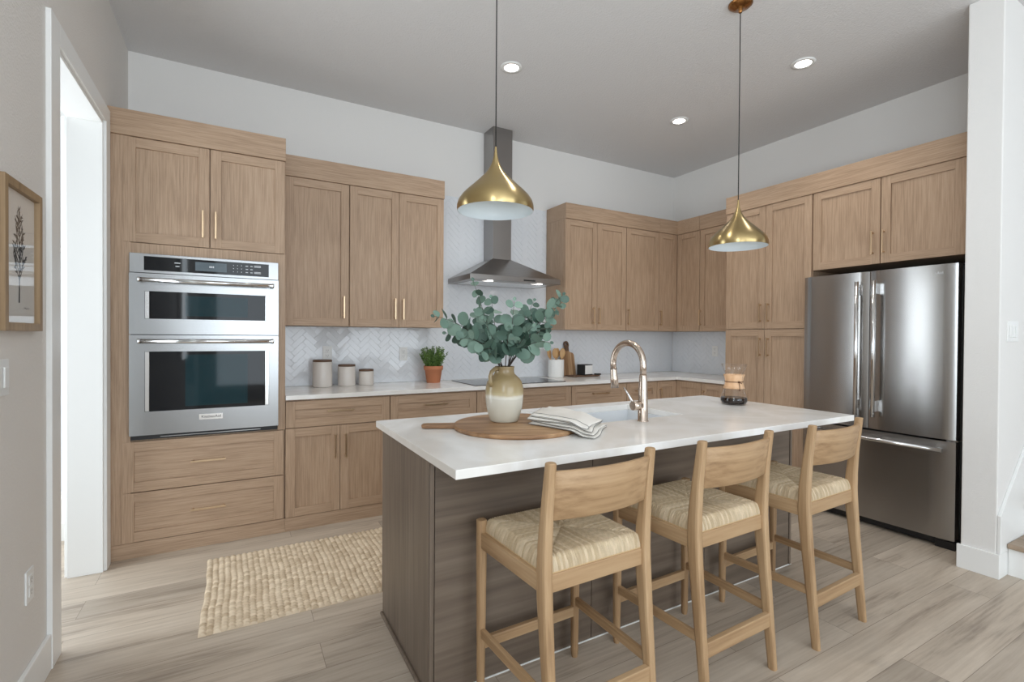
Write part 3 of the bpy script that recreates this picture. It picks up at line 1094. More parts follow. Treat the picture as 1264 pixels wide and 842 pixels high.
d = fdoor('door', fw0, 0.4525, 0.690, 1.793)
fhandle(d, 0.402, 0.780, 1.722)
d = fdoor('door', 0.4565, fw1, 0.690, 1.793)
fhandle(d, 0.510, 0.780, 1.722)
text_mesh('lettering', 'KitchenAid', 0.024, 'mark', d, Vector((0.815, -0.0065, 1.738)), Matrix.Rotation(PI / 2, 3, 'X'))
d = fdoor('freezer_drawer', fw0, fw1, 0.060, 0.678)
h = MB().tube([(0.06, -0.060, 0.628), (0.895, -0.060, 0.628)], 0.0135, 14).build('handle', 'chrome', d)
for x in (0.085, 0.84):
    MB().box(x, x + 0.03, -0.052, -0.004, 0.617, 0.639).build('bracket', 'chrome', h, bevel=0.003)
MB().box(fw0 + 0.01, fw1 + 0.01, 0.03, 0.09, 0.012, 0.056).build('kick_grille', 'black', FR, bevel=0.002)
MB().box(fw1 - 0.10, fw1 + 0.004, 0.012, 0.08, 0.0, 0.05).build('foot', 'black', FR, bevel=0.004)
MB().box(fw0 + 0.02, fw0 + 0.12, 0.012, 0.08, 0.0, 0.05).build('foot', 'black', FR, bevel=0.004)
for z in (1.782,):
    for xa in (fw0 + 0.02, fw1 - 0.09):
        MB().box(xa, xa + 0.085, 0.073, 0.13, 1.779, 1.797).build('hinge_cover', 'black', FR, bevel=0.003)
MB().box(fw1 - 0.05, fw1 + 0.008, 0.02, 0.08, 0.680, 0.688).build('hinge', 'chrome', FR)

# ------------------------------------------------------------------ pendants
def pendant(label, x, y, drop):
    t = thing('pendant_lamp', label, 'pendant', (x, y, H), 0, 'brass pendants over the island')
    MB().lathe([(0.066, -0.001), (0.066, -0.006), (0.055, -0.016), (0.030, -0.024), (0.012, -0.028), (0.0095, -0.05), (0.004, -0.054)], n=32).build('ceiling_canopy', 'copper', t)
    MB().tube([(0, 0, -0.05), (0, 0, drop - H + 0.258)], 0.0027, 8).build('cord', 'cord', t)
    k = 0.161 / 181
    outer = [(4.5, 0), (6, 20), (10, 45), (16, 68), (25, 90), (38, 112), (55, 133), (78, 156), (103, 180), (132, 206), (158, 232), (173, 254), (180, 276), (181, 292), (178, 303)]
    out = [(r * k, -z * k) for r, z in outer]
    inn = [((r - 2.5) * k, -z * k) for r, z in reversed(outer[3:])] + [(2 * k, -60 * k)]
    n = 48
    c = (0, 0, drop - H + 0.267)
    sh = MB()
    sh.lathe(out, c, n, 0, True, False)
    sh.lathe([out[-1], inn[0]], c, n, 1, True, False)
    sh.lathe(inn, c, n, 1, True, False)
    s = sh.build('shade', ['brass', 'shade_in'], t)
    MB().lathe([(0.012, -0.07), (0.016, -0.075), (0.016, -0.115), (0.010, -0.118)], c, 20).build('socket', 'shade_in', s)
    return t


pendant('brass teardrop pendant hanging in front of the range hood', 1.590, -2.366, 1.845)
pendant('brass teardrop pendant hanging in front of the pantry', 3.168, -2.366, 1.848)

# recessed ceiling lights
def downlight(label, x, y, p=22):
    t = thing('ceiling_downlight', label, 'ceiling light', (x, y, H), 0, 'recessed ceiling lights')
    MB().lathe([(0.078, -0.0005), (0.078, -0.005), (0.052, -0.007), (0.050, -0.0005)], n=32, cap=False).build('trim_ring', 'white_pl', t)
    MB().lathe([(0.050, -0.0005), (0.050, -0.004)], n=32).build('lamp_face', 'lamp', t)
    d = bpy.data.lights.new('downlight_glow', 'SPOT')
    d.energy = p
    d.color = (1.0, 0.95, 0.88)
    d.spot_size = math.radians(120)
    d.spot_blend = 1.0
    d.shadow_soft_size = 0.05
    o = bpy.data.objects.new('downlight_glow', d)
    C.objects.link(o)
    o.parent = t
    o.location = (0, 0, -0.02)


downlight('round recessed light nearest the range hood', 2.352, -1.129)
downlight('round recessed light in the ceiling near the fridge', 4.089, -2.196)
downlight('round recessed light in the ceiling near the inside corner', 4.059, -1.125)
downlight('unseen recessed light added above the island to brighten the kitchen', 2.352, -2.196)  # out of view, added to help light the kitchen

# ------------------------------------------------------------------ bar stools (local: front = +y, towards the island)


def rush_mesh(hx, hy0, hy1, z0, z1):
    rnd = random.Random(11)
    n = 230
    mb = MB()
    per = 0.0092
    tints = {}
    cx, cy = 0.0, (hy0 + hy1) / 2
    ay = (hy1 - hy0) / 2
    def zone(x, y):
        a, b = x / hx, (y - cy) / ay
        if abs(a) > abs(b):
            return ('r' if a > 0 else 'l'), y, 1 - abs(a)
        return ('f' if b > 0 else 'b'), x, 1 - abs(b)
    P = []
    for i in range(n + 1):
        row = []
        for j in range(n + 1):
            x = -hx + 2 * hx * i / n
            y = hy0 + (hy1 - hy0) * j / n
            z_, t, e = zone(x, y)
            t += 0.0016 * math.sin(x * 60 + y * 41) + 0.0009 * math.sin(x * 171 - y * 133)
            s = abs(math.sin(PI * t / per))
            ed = min(e * 0.21, 0.03) / 0.03
            dome = math.sin(ed * PI / 2) ** 0.7
            m = 1 - min(1, abs(abs(x / hx) - abs((y - cy) / ay)) * 14)
            h = z0 + (z1 - z0) * dome + 0.0066 * s * (0.45 + 0.55 * dome) - 0.003 * m - 0.006 * max(0, 1 - (1 - e) * 1.0) ** 1.5
            ps = 1 + 0.02 * math.sin(ed * PI / 2)
            row.append((x * (0.985 + 0.02 * dome) * (0.972 + 0.028 * (y - hy0) / (hy1 - hy0)), cy + (y - cy) * (0.985 + 0.02 * dome), h))
        P.append(row)
    vs = [p for r in P for p in r]
    for i in range(n):
        for j in range(n):
            x = -hx + 2 * hx * (i + .5) / n
            y = hy0 + (hy1 - hy0) * (j + .5) / n
            z_, t, e = zone(x, y)
            k = (z_, round((t + 0.0016 * math.sin(x * 60 + y * 41) + 0.0009 * math.sin(x * 171 - y * 133)) / per))
            if k not in tints:
                q = rnd.uniform(0, 1)
                c0, c1 = lin(180, 158, 126), lin(206, 187, 158)
                tints[k] = tuple(c0[a] + (c1[a] - c0[a]) * q for a in range(3)) + (1,)
            tt = tints[k]
            f = 1 + 0.07 * math.sin((x + y) * 230 + tt[0] * 999)
            mb.t.append((tt[0] * f, tt[1] * f, tt[2] * f, 1))
            mb.f.append([i * (n + 1) + j, (i + 1) * (n + 1) + j, (i + 1) * (n + 1) + j + 1, i * (n + 1) + j + 1])
            mb.m.append(0)
            mb.s.append(True)
    mb.v = vs
    # skirt under the edge
    edge = [(i, 0) for i in range(n)] + [(n, j) for j in range(n)] + [(i, n) for i in range(n, 0, -1)] + [(0, j) for j in range(n, 0, -1)]
    o = len(mb.v)
    for (i, j) in edge:
        p = P[i][j]
        mb.v.append((p[0], p[1], z0 - 0.012))
    m = len(edge)
    for q in range(m):
        a = edge[q]; b = edge[(q + 1) % m]
        mb.f.append([a[0] * (n + 1) + a[1], b[0] * (n + 1) + b[1], o + (q + 1) % m, o + q])
        mb.m.append(0); mb.s.append(True); mb.t.append(lin(196, 166, 124))
    return mb


def make_stool():
    t = thing('bar_stool', 'x', 'stool', (0, 0, 0), 0, 'bar stools along the island')
    FX, FY, RX = 0.217, 0.210, 0.204
    for s in (-1, 1):
        MB().bar([(s * FX, FY, 0), (s * FX, FY, 0.02), (s * FX, FY, 0.52), (s * FX, FY, 0.646), (s * FX, FY, 0.648)], [0.024, 0.028, 0.035, 0.035, 0.031], [0.024, 0.028, 0.035, 0.035, 0.031], n_round=0.011).build('leg', 'st_z', t)
    for s in (-1, 1):
        path = [(-0.232, 0.0), (-0.212, 0.2), (-0.192, 0.4), (-0.180, 0.53), (-0.176, 0.60), (-0.178, 0.68), (-0.188, 0.80), (-0.206, 0.945), (-0.2065, 0.948)]
        wy = [0.032, 0.038, 0.045, 0.050, 0.050, 0.046, 0.038, 0.031, 0.027]
        wx = [0.028, 0.031, 0.034, 0.035, 0.035, 0.034, 0.032, 0.030, 0.027]
        MB().bar([(s * RX, y, z) for y, z in path], wx, wy, n_round=0.010).build('leg', 'st_z', t)
    r = MB()
    r.box(-FX, FX, FY - 0.013, FY + 0.010, 0.548, 0.604, 0).box(-RX, RX, -0.188, -0.166, 0.548, 0.604, 0)
    def slant(mb, s, xa, ya, xb, yb, hw_, z0, z1, mt):
        mb.loft([[(s * xa - hw_, ya, z0), (s * xa + hw_, ya, z0), (s * xa + hw_, ya, z1), (s * xa - hw_, ya, z1)],
                 [(s * xb - hw_, yb, z0), (s * xb + hw_, yb, z0), (s * xb + hw_, yb, z1), (s * xb - hw_, yb, z1)]], mt, False)
        return mb
    for s in (-1, 1):
        slant(r, s, RX, -0.176, FX, FY, 0.011, 0.548, 0.604, 1)
    r.build('seat_frame', ['st_x', 'st_y'], t, bevel=0.003)
    rush_mesh(0.213, -0.186, 0.218, 0.606, 0.648).build('rush_seat', 'rush', t)
    # curved back slat
    n = 14
    rings = []
    for k in range(n + 1):
        u = k / n * 2 - 1
        x = u * (RX - 0.006)
        y = -0.196 - 0.030 * (1 - u * u)
        ring = []
        for z, dy, th in ((0.770, 0.010, 0.006), (0.774, 0.010, 0.009), (0.85, 0.0, 0.010), (0.918, -0.010, 0.009), (0.922, -0.010, 0.006)):
            ring.append((x, y + dy + th, z))
        for z, dy, th in ((0.922, -0.010, 0.006), (0.918, -0.010, 0.009), (0.85, 0.0, 0.010), (0.774, 0.010, 0.009), (0.770, 0.010, 0.006)):
            ring.append((x, y + dy - th, z))
        rings.append(ring)
    MB().loft(rings).build('back_slat', 'st_x', t)
    MB().box(-FX, FX, FY - 0.010, FY + 0.010, 0.172, 0.212).build('stretcher', 'st_x', t, bevel=0.003)
    MB().box(-RX, RX, -0.226, -0.204, 0.166, 0.222).build('stretcher', 'st_x', t, bevel=0.003)
    for s in (-1, 1):
        slant(MB(), s, RX, -0.206, FX, FY, 0.009, 0.218, 0.252, 0).build('stretcher', 'st_y', t, bevel=0.003)
    return t


ST = make_stool()
ST['label'] = 'light oak counter stool with woven rush seat, nearest the viewer'
ST.location = (1.650, -2.790, 0); ST.rotation_euler.z = 0.022
s2 = dup(ST); s2.location = (2.301, -2.792, 0); s2.rotation_euler.z = 0.028
s2['label'] = 'light oak counter stool with woven rush seat, middle of the row'
s3 = dup(ST); s3.location = (2.988, -2.795, 0); s3.rotation_euler.z = 0.032
s3['label'] = 'light oak counter stool with woven rush seat, nearest the fridge'

# ------------------------------------------------------------------ jute rug


def rug():
    rnd = random.Random(5)
    x0, x1, y0, y1 = 0.503, 2.05, -1.693, -0.870
    mb = MB()
    row, link = 0.029, 0.027
    nx, ny = int((x1 - x0) / 0.0036), int((y1 - y0) / 0.0038)
    tints = {}
    c0, c1 = lin(190, 168, 140), lin(228, 210, 184)
    def hgt(x, y):
        r = math.floor((x - x0) / row)
        fx = (x - x0) / row - r
        g = abs(math.sin(PI * fx))
        ph = (r % 2) * 0.5
        b_ = abs(math.sin(PI * ((y - y0) / link + ph)))
        hh = min(1.0, 1.1 * g ** 0.55 * (0.12 + 0.88 * b_ ** 0.8))
        return 0.003 + 0.0105 * hh, (r, math.floor((y - y0) / link + ph))
    def warp(x, y):
        r = math.floor((x - x0) / row)
        dy = 0.002 * math.sin(r * 0.6)
        return y + dy * (1 if True else 0), x + 0.004 * math.sin(y * 9) + 0.0015 * math.sin(y * 31)
    for i in range(nx + 1):
        for j in range(ny + 1):
            x = x0 + (x1 - x0) * i / nx
            y = y0 + (y1 - y0) * j / ny
            h, _ = hgt(x, y)
            if i in (0, nx) or j in (0, ny):
                h = 0.0005
            yy, xx = warp(x, y)
            mb.v.append((xx, yy, h))
    for i in range(nx):
        for j in range(ny):
            x = x0 + (x1 - x0) * (i + .5) / nx
            y = y0 + (y1 - y0) * (j + .5) / ny
            _, k = hgt(x, y)
            if k not in tints:
                q = rnd.random() * 0.75 + 0.25 * rnd.random()
                tints[k] = tuple(c0[a] + (c1[a] - c0[a]) * q for a in range(3)) + (1,)
            mb.f.append([i * (ny + 1) + j, (i + 1) * (ny + 1) + j, (i + 1) * (ny + 1) + j + 1, i * (ny + 1) + j + 1])
            mb.m.append(0); mb.s.append(True); mb.t.append(tints[k])
    return mb


tag(rug().build('jute_rug', 'jute'), 'natural braided jute runner on the floor beside the island', 'rug')

# ------------------------------------------------------------------ island tabletop things
BDX, BDY, BDR = 1.735, -2.305, 0.280
BO = thing('serving_board', 'round wooden serving board with handle on the island', 'serving board', (BDX, BDY, ZC), math.atan2(-2.13 - BDY, 1.346 - BDX) + PI)
MB().lathe([(BDR - 0.004, 0.0), (BDR, 0.004), (BDR, 0.014), (BDR - 0.005, 0.018)], n=72).build('plate', 'board_x', BO)
MB().prism([(-BDR + 0.01, -0.036), (-BDR + 0.01, 0.036), (-0.40, 0.030), (-0.415, 0.022), (-0.42, 0), (-0.415, -0.022), (-0.40, -0.030)], 0.0015, 0.0165).build('handle', 'board_x', BO, bevel=0.004)
ZBD = ZC + 0.018
JX, JY = 1.714, -2.228
J = thing('stoneware_jug', 'two-tone tan and cream stoneware jug holding eucalyptus', 'jug', (JX, JY, ZBD))
pf = [(0.060, 0.0), (0.066, 0.006), (0.073, 0.03), (0.0815, 0.065), (0.086, 0.10), (0.0865, 0.14), (0.085, 0.16), (0.080, 0.178), (0.070, 0.194), (0.056, 0.207), (0.047, 0.216), (0.0440, 0.226), (0.0435, 0.24), (0.0450, 0.246), (0.0445, 0.250)]
inn = [(0.040, 0.250), (0.0385, 0.235), (0.040, 0.218), (0.060, 0.19), (0.075, 0.15), (0.07, 0.05), (0.05, 0.012)]
MB().lathe(pf + inn, n=48).build('body', 'jug', J)
MB().tube([Vector((-0.040, -0.012, 0.240)), Vector((-0.060, -0.018, 0.240)), Vector((-0.078, -0.023, 0.228)), Vector((-0.086, -0.025, 0.208)), Vector((-0.084, -0.025, 0.184)), Vector((-0.076, -0.023, 0.166))], [0.010, 0.0095, 0.009, 0.009, 0.0095, 0.012], 12).build('handle', 'jug', J)

# eucalyptus
EU = thing('eucalyptus_bouquet', 'bunch of green silver-dollar eucalyptus stems in the jug', 'plant', (JX, JY, ZBD + 0.05))


def bez(a, b, c, t):
    return a * (1 - t) ** 2 + b * 2 * t * (1 - t) + c * t * t


def add_leaf(mb, base, d, nrm, r, rnd):
    d = d.normalized()
    s = d.cross(nrm).normalized()
    nn = s.cross(d)
    q = rnd.random()
    c0, c1 = lin(58, 84, 72), lin(128, 154, 139)
    tint = tuple(c0[a] + (c1[a] - c0[a]) * q for a in range(3)) + (1,)
    n = 12
    cen = base + d * (r * 1.15)
    vs = [cen - nn * (r * 0.08)]
    for k in range(n):
        a = 2 * PI * k / n
        p = cen + d * (r * 1.02 * math.cos(a)) + s * (r * 0.90 * math.sin(a)) + nn * (r * 0.16 * math.sin(a) ** 2)
        vs.append(p)
    fs = [(0, 1 + k, 1 + (k + 1) % n) for k in range(n)]
    mb.add(vs, fs, 0, True, tint)
    mb.tube([base, base + d * (r * 0.25)], 0.0012, 5, 0, True, True, tint)


rndE = random.Random(21)
view = (Vector((0.6465, -4.19, 1.3)) - Vector((JX, JY, 1.35))).normalized()
# tip offsets from the jug axis (x, y, z above the board) and a mid-sag
stems = [
    (-0.330, 0.02, 0.470, 0.14), (-0.265, -0.10, 0.375, 0.12), (-0.245, 0.10, 0.40, 0.13), (-0.150, 0.02, 0.630, 0.03), (-0.150, -0.08, 0.46, 0.05),
    (-0.045, 0.05, 0.560, 0.02), (0.015, -0.06, 0.545, 0.02), (-0.05, -0.13, 0.42, 0.04), (0.075, 0.10, 0.46, 0.04), (0.075, -0.12, 0.43, 0.06),
    (0.335, 0.02, 0.560, 0.07), (0.285, -0.05, 0.585, 0.06), (0.205, 0.08, 0.56, 0.05), (0.230, -0.02, 0.430, 0.10), (0.165, -0.12, 0.36, 0.12), (0.13, 0.02, 0.50, 0.04), (-0.09, 0.12, 0.50, 0.04),
    (-0.185, -0.13, 0.315, 0.13),
]
for si, (tx, ty, tz, sag) in enumerate(stems):
    an = math.atan2(ty, tx)
    a = Vector((0.012 * math.cos(an) * -1, 0.012 * math.sin(an) * -1, -0.03 + 0.0))
    nk = Vector((0.026 * math.cos(an), 0.026 * math.sin(an), 0.205))
    tip = Vector((tx, ty, tz - 0.05))
    L = (tip - nk).length
    ctl = nk.lerp(tip, 0.45) + Vector((0, 0, sag * 0.7))
    pts = [a] + [bez(nk, ctl, tip, k / 12) for k in range(13)]
    st = MB().tube(pts, [0.0022] + [0.0021 - 0.0013 * k / 12 for k in range(13)], 6).build('stem', 'stem', EU)
    lv = MB()
    npair = max(4, int(L / 0.046))
    for k in range(npair):
        t = 0.14 + 0.86 * (k + 0.5) / npair
        p = bez(nk, ctl, tip, t)
        tg = (bez(nk, ctl, tip, min(1, t + 0.03)) - bez(nk, ctl, tip, t - 0.03)).normalized()
        sd = tg.cross(Vector((rndE.uniform(-1, 1), rndE.uniform(-1, 1), rndE.uniform(-.6, .6)))).normalized()
        r = (0.0345 - 0.018 * t ** 2.4) * rndE.uniform(0.85, 1.15)
        for sg in (1, -1):
            d = (sd * sg + tg * rndE.uniform(0.25, 0.7) + Vector((0, 0, rndE.uniform(-.25, .2))))
            nrm = (view * rndE.uniform(0.2, 1.3) + Vector((rndE.uniform(-1, 1), rndE.uniform(-1, 1), rndE.uniform(-0.3, 1.1))))
            add_leaf(lv, p, d, nrm, r, rndE)
    add_leaf(lv, tip, tg, view + Vector((0, 0, 0.5)), 0.009, rndE)
    lv.build('leaves', 'leaf', st)

# napkins: four folded cloths draped from the board onto the counter
Lc = Vector((1.755, -2.372, 0)); e1 = Vector((0.77, 0.638, 0)); e2 = Vector((0.34, -0.94, 0))


NTOP = {}


def napkin(idx, label):
    """one folded cloth: a soft rounded slab that lies on the board rim and drapes down to the counter"""
    rnd = random.Random(40 + idx)
    th = (0.010, 0.010, 0.011, 0.012)[idx]
    n, m = 34, 18
    wl = (0.262, 0.250, 0.256, 0.240)[idx]
    ll = (0.335, 0.318, 0.326, 0.300)[idx]
    o1 = (0.0, 0.010, -0.004, 0.010)[idx]
    o2 = (0.0, 0.006, -0.010, 0.004)[idx]
    tw_ = (0.0, 0.05, -0.04, 0.06)[idx]
    a1 = (e1 * math.cos(tw_) + e2 * math.sin(tw_)); a2 = (e2 * math.cos(tw_) - e1 * math.sin(tw_))

    def ground(p):
        dd = math.hypot(p.x - BDX, p.y - BDY)
        q = min(max((dd - BDR - 0.006) / 0.080, 0), 1)
        q = q * q * (3 - 2 * q)
        return (ZBD + 0.0016) * (1 - q) + (ZC + 0.0012) * q

    def soft(p):
        u = (p - Lc).dot(e1); v = (p - Lc).dot(e2)
        return 0.010 * max(0, u / 0.26) ** 2 * max(0, 1 - v / 0.30) + 0.004 * math.sin(v * 24 + 0.6) ** 2 * min(1, max(0, u / 0.1))

    lay = []
    for i in range(n + 1):
        l = ll * i / n
        rb, rtp = [], []
        for j in range(m + 1):
            w = wl * j / m
            p = Lc + e1 * o1 + e2 * o2 + a1 * (w + 0.006 * math.sin(l * 19 + idx * 2)) + a2 * (l + 0.006 * math.sin(w * 23 + idx))
            lo = ground(p) + soft(p) * 0.8 
            z0 = lo + sum((0.0108, 0.0108, 0.0118)[:idx])
            ew = min(1, min(w, wl - w) / 0.012)
            el = min(1, min(l, ll - l) / 0.012)
            e_ = math.sqrt(max(0, 1 - (1 - ew) ** 2)) * math.sqrt(max(0.05, 1 - (1 - el) ** 2))
            c_ = z0 + th / 2
            rb.append(Vector((p.x, p.y, c_ - th / 2 * max(e_, 0.25))))
            rtp.append(Vector((p.x, p.y, c_ + th / 2 * max(e_, 0.25) + 0.0003 * math.sin(w * 40 + idx) * math.sin(l * 33) * e_)))
        lay.append((rb, rtp))
    mb = MB()
    mb.loft([list(rb) + list(reversed(rtp)) for rb, rtp in lay])
    o = mb.build('linen_napkin', 'linen')
    tag(o, label, 'napkin', 'linen napkins stacked on the board')
    rh_ = 0.0009

    def hem_line(pts):
        MB().tube(pts, rh_, 6).build('hem', 'hem', o)

    hem_line([rb[0].lerp(rtp[0], 0.8) - a1 * 0.0006 for rb, rtp in lay])
    hem_line([rb[1].lerp(rtp[1], 0.0) - a1 * 0.0006 - Vector((0, 0, 0.0002)) for rb, rtp in lay][: int(n * 0.8)])
    rb, rtp = lay[-1]
    hem_line([b_.lerp(t_, 0.75) + a2 * 0.0006 for b_, t_ in zip(rb, rtp)])
    if idx == 3:
        hem_line([rtp[3] + Vector((0, 0, 0.0005)) for rb, rtp in lay])
    if idx == 2:
        hem_line([rb[-1].lerp(rtp[-1], 0.7) + a1 * 0.0006 for rb, rtp in lay])


for k, lb in enumerate(('bottom oat linen napkin of the stack on the round board', 'second from bottom linen napkin in the draped stack', 'second from top linen napkin in the draped stack', 'topmost oat linen napkin with black hems beside the jug')):
    napkin(k, lb)

# pour-over coffee maker
CM = thing('coffee_carafe', 'glass pour-over coffee carafe with wooden collar on island', 'carafe', (3.290, -2.262, ZC))
prof = [(0.055, 0.0), (0.072, 0.006), (0.0785, 0.022), (0.078, 0.034), (0.070, 0.060), (0.055, 0.095), (0.042, 0.125), (0.0385, 0.140), (0.043, 0.160), (0.056, 0.198), (0.074, 0.246)]
MB().lathe(prof + [(r - 0.0028, z + 0.0008 if i == 10 else z) for i, (r, z) in reversed(list(enumerate(prof[1:], 1)))] + [(0.05, 0.003)], n=48, cap=False).build('flask', 'glass', CM)
MB().lathe([(0.050, 0.0036), (0.0685, 0.0085), (0.0748, 0.022), (0.0745, 0.033), (0.0715, 0.043)], n=40).build('coffee', 'coffee', CM)
cl = MB()
for a0 in (0.25, PI + 0.25):
    rings = []
    for k in range(15):
        a = a0 - PI / 2 + 0.12 + (PI - 0.24) * k / 14
        c_, s_ = math.cos(a), math.sin(a)
        ring = [(r * c_, r * s_, z) for r, z in ((0.0560, 0.098), (0.0470, 0.118), (0.0425, 0.138), (0.0470, 0.160), (0.0540, 0.182))] + [(r * c_, r * s_, z) for r, z in ((0.0600, 0.182), (0.0535, 0.160), (0.0495, 0.138), (0.0535, 0.118), (0.0615, 0.098))]
        rings.append(ring)
    cl.loft(rings)
cl.build('collar', 'collar', CM)
tie = MB()
tie.tube([(0.0515 * math.cos(2 * PI * k / 28), 0.0515 * math.sin(2 * PI * k / 28), 0.139) for k in range(29)], 0.0024, 8)
va = math.atan2(-4.19 + 2.262, 0.6465 - 3.29) + 0.55
kx, ky = 0.054 * math.cos(va), 0.054 * math.sin(va)
tie.lathe([(0.003, -0.006), (0.007, -0.003), (0.007, 0.003), (0.003, 0.006)], (kx, ky, 0.139), 12)
tie.tube([(kx, ky, 0.139), (kx * 1.1, ky * 1.1, 0.115), (kx * 1.14, ky * 1.14, 0.098)], 0.0018, 6)
tie.tube([(kx, ky, 0.139), (kx * 1.15 + 0.012, ky * 1.15 - 0.006, 0.130)], 0.0020, 6)
tie.build('leather_tie', 'leather', CM)
MB().lathe([(0.002, -0.006), (0.0065, -0.002), (0.0065, 0.003), (0.002, 0.007)], (kx * 1.14, ky * 1.14, 0.092), 12).build('wooden_bead', 'lid', CM)

# ------------------------------------------------------------------ wall counter things
GJ = 'lidded canisters on the counter'
for (x, r, h, lb) in ((1.230, 0.073, 0.212, 'tallest off-white ceramic canister with dark lid'), (1.413, 0.067, 0.172, 'middle-height off-white ceramic canister with dark lid'), (1.567, 0.0595, 0.130, 'shortest off-white ceramic canister with dark lid')):
    t = thing('canister', lb, 'canister', (x, -0.135, ZC), 0, GJ)
    hb_ = h - 0.016
    MB().lathe([(r - 0.006, 0.0), (r - 0.001, 0.004), (r, 0.012), (r, hb_ - 0.004), (r - 0.002, hb_)], n=40).build('jar', 'ceramic', t)
    MB().lathe([(r - 0.004, hb_), (r - 0.001, hb_ + 0.002), (r - 0.001, hb_ + 0.012), (r - 0.004, hb_ + 0.016)], n=40).build('lid', 'lid', t)

HP = thing('potted_herb', 'green herb in small terracotta pot left of the cooktop', 'plant', (2.135, -0.16, ZC))
MB().lathe([(0.056, 0), (0.058, 0.003), (0.074, 0.108), (0.0815, 0.110), (0.0845, 0.144), (0.080, 0.145), (0.077, 0.120)], n=36).build('pot', 'terra', HP)
MB().lathe([(0.0765, 0.124), (0.0765, 0.130)], n=30).build('soil', 'soil', HP)
rh = random.Random(9)
hs, hl = MB(), MB()
for k in range(64):
    a, rr = rh.uniform(0, 2 * PI), 0.062 * math.sqrt(rh.random())
    b0 = Vector((rr * math.cos(a), rr * math.sin(a), 0.128))
    tip = Vector((rr * 2.0 * math.cos(a) + rh.uniform(-.012, .012), rr * 2.0 * math.sin(a) + rh.uniform(-.012, .012), rh.uniform(0.255, 0.335) - rr * 0.6))
    hs.tube([b0, b0.lerp(tip, 0.5) + Vector((0, 0, 0.008)), tip], [0.0013, 0.0011, 0.0008], 5)
    for q in range(13):
        t_ = 0.12 + 0.9 * q / 13
        p = b0.lerp(tip, min(t_, 1)) + Vector((0, 0, 0.008 * (1 - abs(2 * t_ - 1))))
        for w_ in range(3):
            d = Vector((rh.uniform(-1, 1), rh.uniform(-1, 1), rh.uniform(0.0, 1.0))).normalized()
            s_ = d.cross(Vector((rh.uniform(-1, 1), rh.uniform(-1, 1), 0.4))).normalized() * 0.0036
            g_ = rh.random()
            c0, c1 = lin(46, 84, 34), lin(134, 168, 84)
            tint = tuple(c0[z] + (c1[z] - c0[z]) * g_ for z in range(3)) + (1,)
            hl.add([p, p + d * 0.008 + s_, p + d * 0.019, p + d * 0.008 - s_], [(0, 1, 2, 3)], 0, False, tint)
fo = hl.build('foliage', 'herb', HP)
hs.build('stems', 'hstem', HP)

CR = thing('utensil_crock', 'white ribbed ceramic crock holding wooden spoons', 'crock', (3.420, -0.165, ZC))
n = 64
rg = []
for r_, z_ in ((0.072, 0.0), (0.076, 0.004), (0.078, 0.02), (0.078, 0.172), (0.076, 0.178), (0.071, 0.178), (0.070, 0.172), (0.069, 0.02), (0.066, 0.012)):
    rg.append([((r_ + (0.0016 if j % 4 < 2 and 0.01 < z_ < 0.175 and r_ > 0.0745 else 0)) * math.cos(2 * PI * j / n), (r_ + (0.0016 if j % 4 < 2 and 0.01 < z_ < 0.175 and r_ > 0.0745 else 0)) * math.sin(2 * PI * j / n), z_) for j in range(n)])
MB().loft(rg).build('pot', 'crock', CR)
GS = 'wooden spoons in the crock'
for (dx, dy, lx, ly, rz_, lb) in ((-0.030, 0.01, -0.085, 0.02, 0.3, 'wooden spoon leaning furthest left in the white crock'), (-0.012, -0.02, -0.035, -0.012, -0.2, 'wooden spoon leaning slightly left in the white crock'),
                                 (0.012, 0.012, 0.030, 0.015, 0.1, 'wooden spoon leaning slightly right in the white crock'), (0.030, -0.012, 0.070, -0.005, -0.3, 'wooden spoon leaning furthest right beside the chopping board')):
    o = thing('wooden_spoon', lb, 'spoon', (3.420 + dx * 0.8, -0.165 + dy * 1.2, ZC + 0.014), 0, GS)
    b0 = Vector((0, 0, 0)); tp = Vector((dx * 0.4 + lx * 0.52, ly * 0.3, 0.270))
    ax = (tp - b0).normalized()
    MB().tube([b0, b0.lerp(tp, 0.68)], [0.0055, 0.006], 10).build('shaft', 'spoon', o)
    hd = MB()
    sd = Vector((math.cos(rz_), math.sin(rz_), 0)); sd = (sd - ax * sd.dot(ax)).normalized(); nn = ax.cross(sd)
    rings = []
    for k in range(11):
        u = k / 10
        wd = 0.006 + 0.026 * math.sin(PI * min(1, u * 0.92 + 0.04)) ** 0.7 * (1 if u < 0.97 else 0.6)
        c = b0.lerp(tp, 0.66 + 0.36 * u)
        rings.append([c + sd * (wd * math.cos(2 * PI * j / 12)) + nn * (0.0055 * math.sin(2 * PI * j / 12)) for j in range(12)])
    hd.loft(rings).build('bowl', 'spoon', o)

# leaning chopping board
CBD = thing('chopping_board', 'wooden chopping board with dark handle leaning on the tile', 'chopping board', (3.640, -0.090, ZC + 0.001))
CBD.rotation_euler = (math.radians(-11), 0, 0)
cbm = MB()
outl = [(-0.082, 0.006), (-0.076, 0), (0.076, 0), (0.082, 0.006), (0.082, 0.215), (0.070, 0.238), (0.030, 0.250), (0.024, 0.262), (-0.024, 0.262), (-0.030, 0.250), (-0.070, 0.238), (-0.082, 0.215)]
vs = [(x, -0.008, z) for x, z in outl] + [(x, 0.008, z) for x, z in outl]
k_ = len(outl)
cbm.add(vs, [tuple(range(k_)), tuple(reversed(range(k_, 2 * k_)))] + [(j, (j + 1) % k_, k_ + (j + 1) % k_, k_ + j) for j in range(k_)])
cbm.build('board', 'board_z', CBD, bevel=0.002)
hn = MB()
for k in range(24):
    pass
ro, ri = 0.030, 0.011
ring_o = [(ro * math.cos(2 * PI * k / 24), 0.325 + 1.35 * ro * math.sin(2 * PI * k / 24)) for k in range(24)]
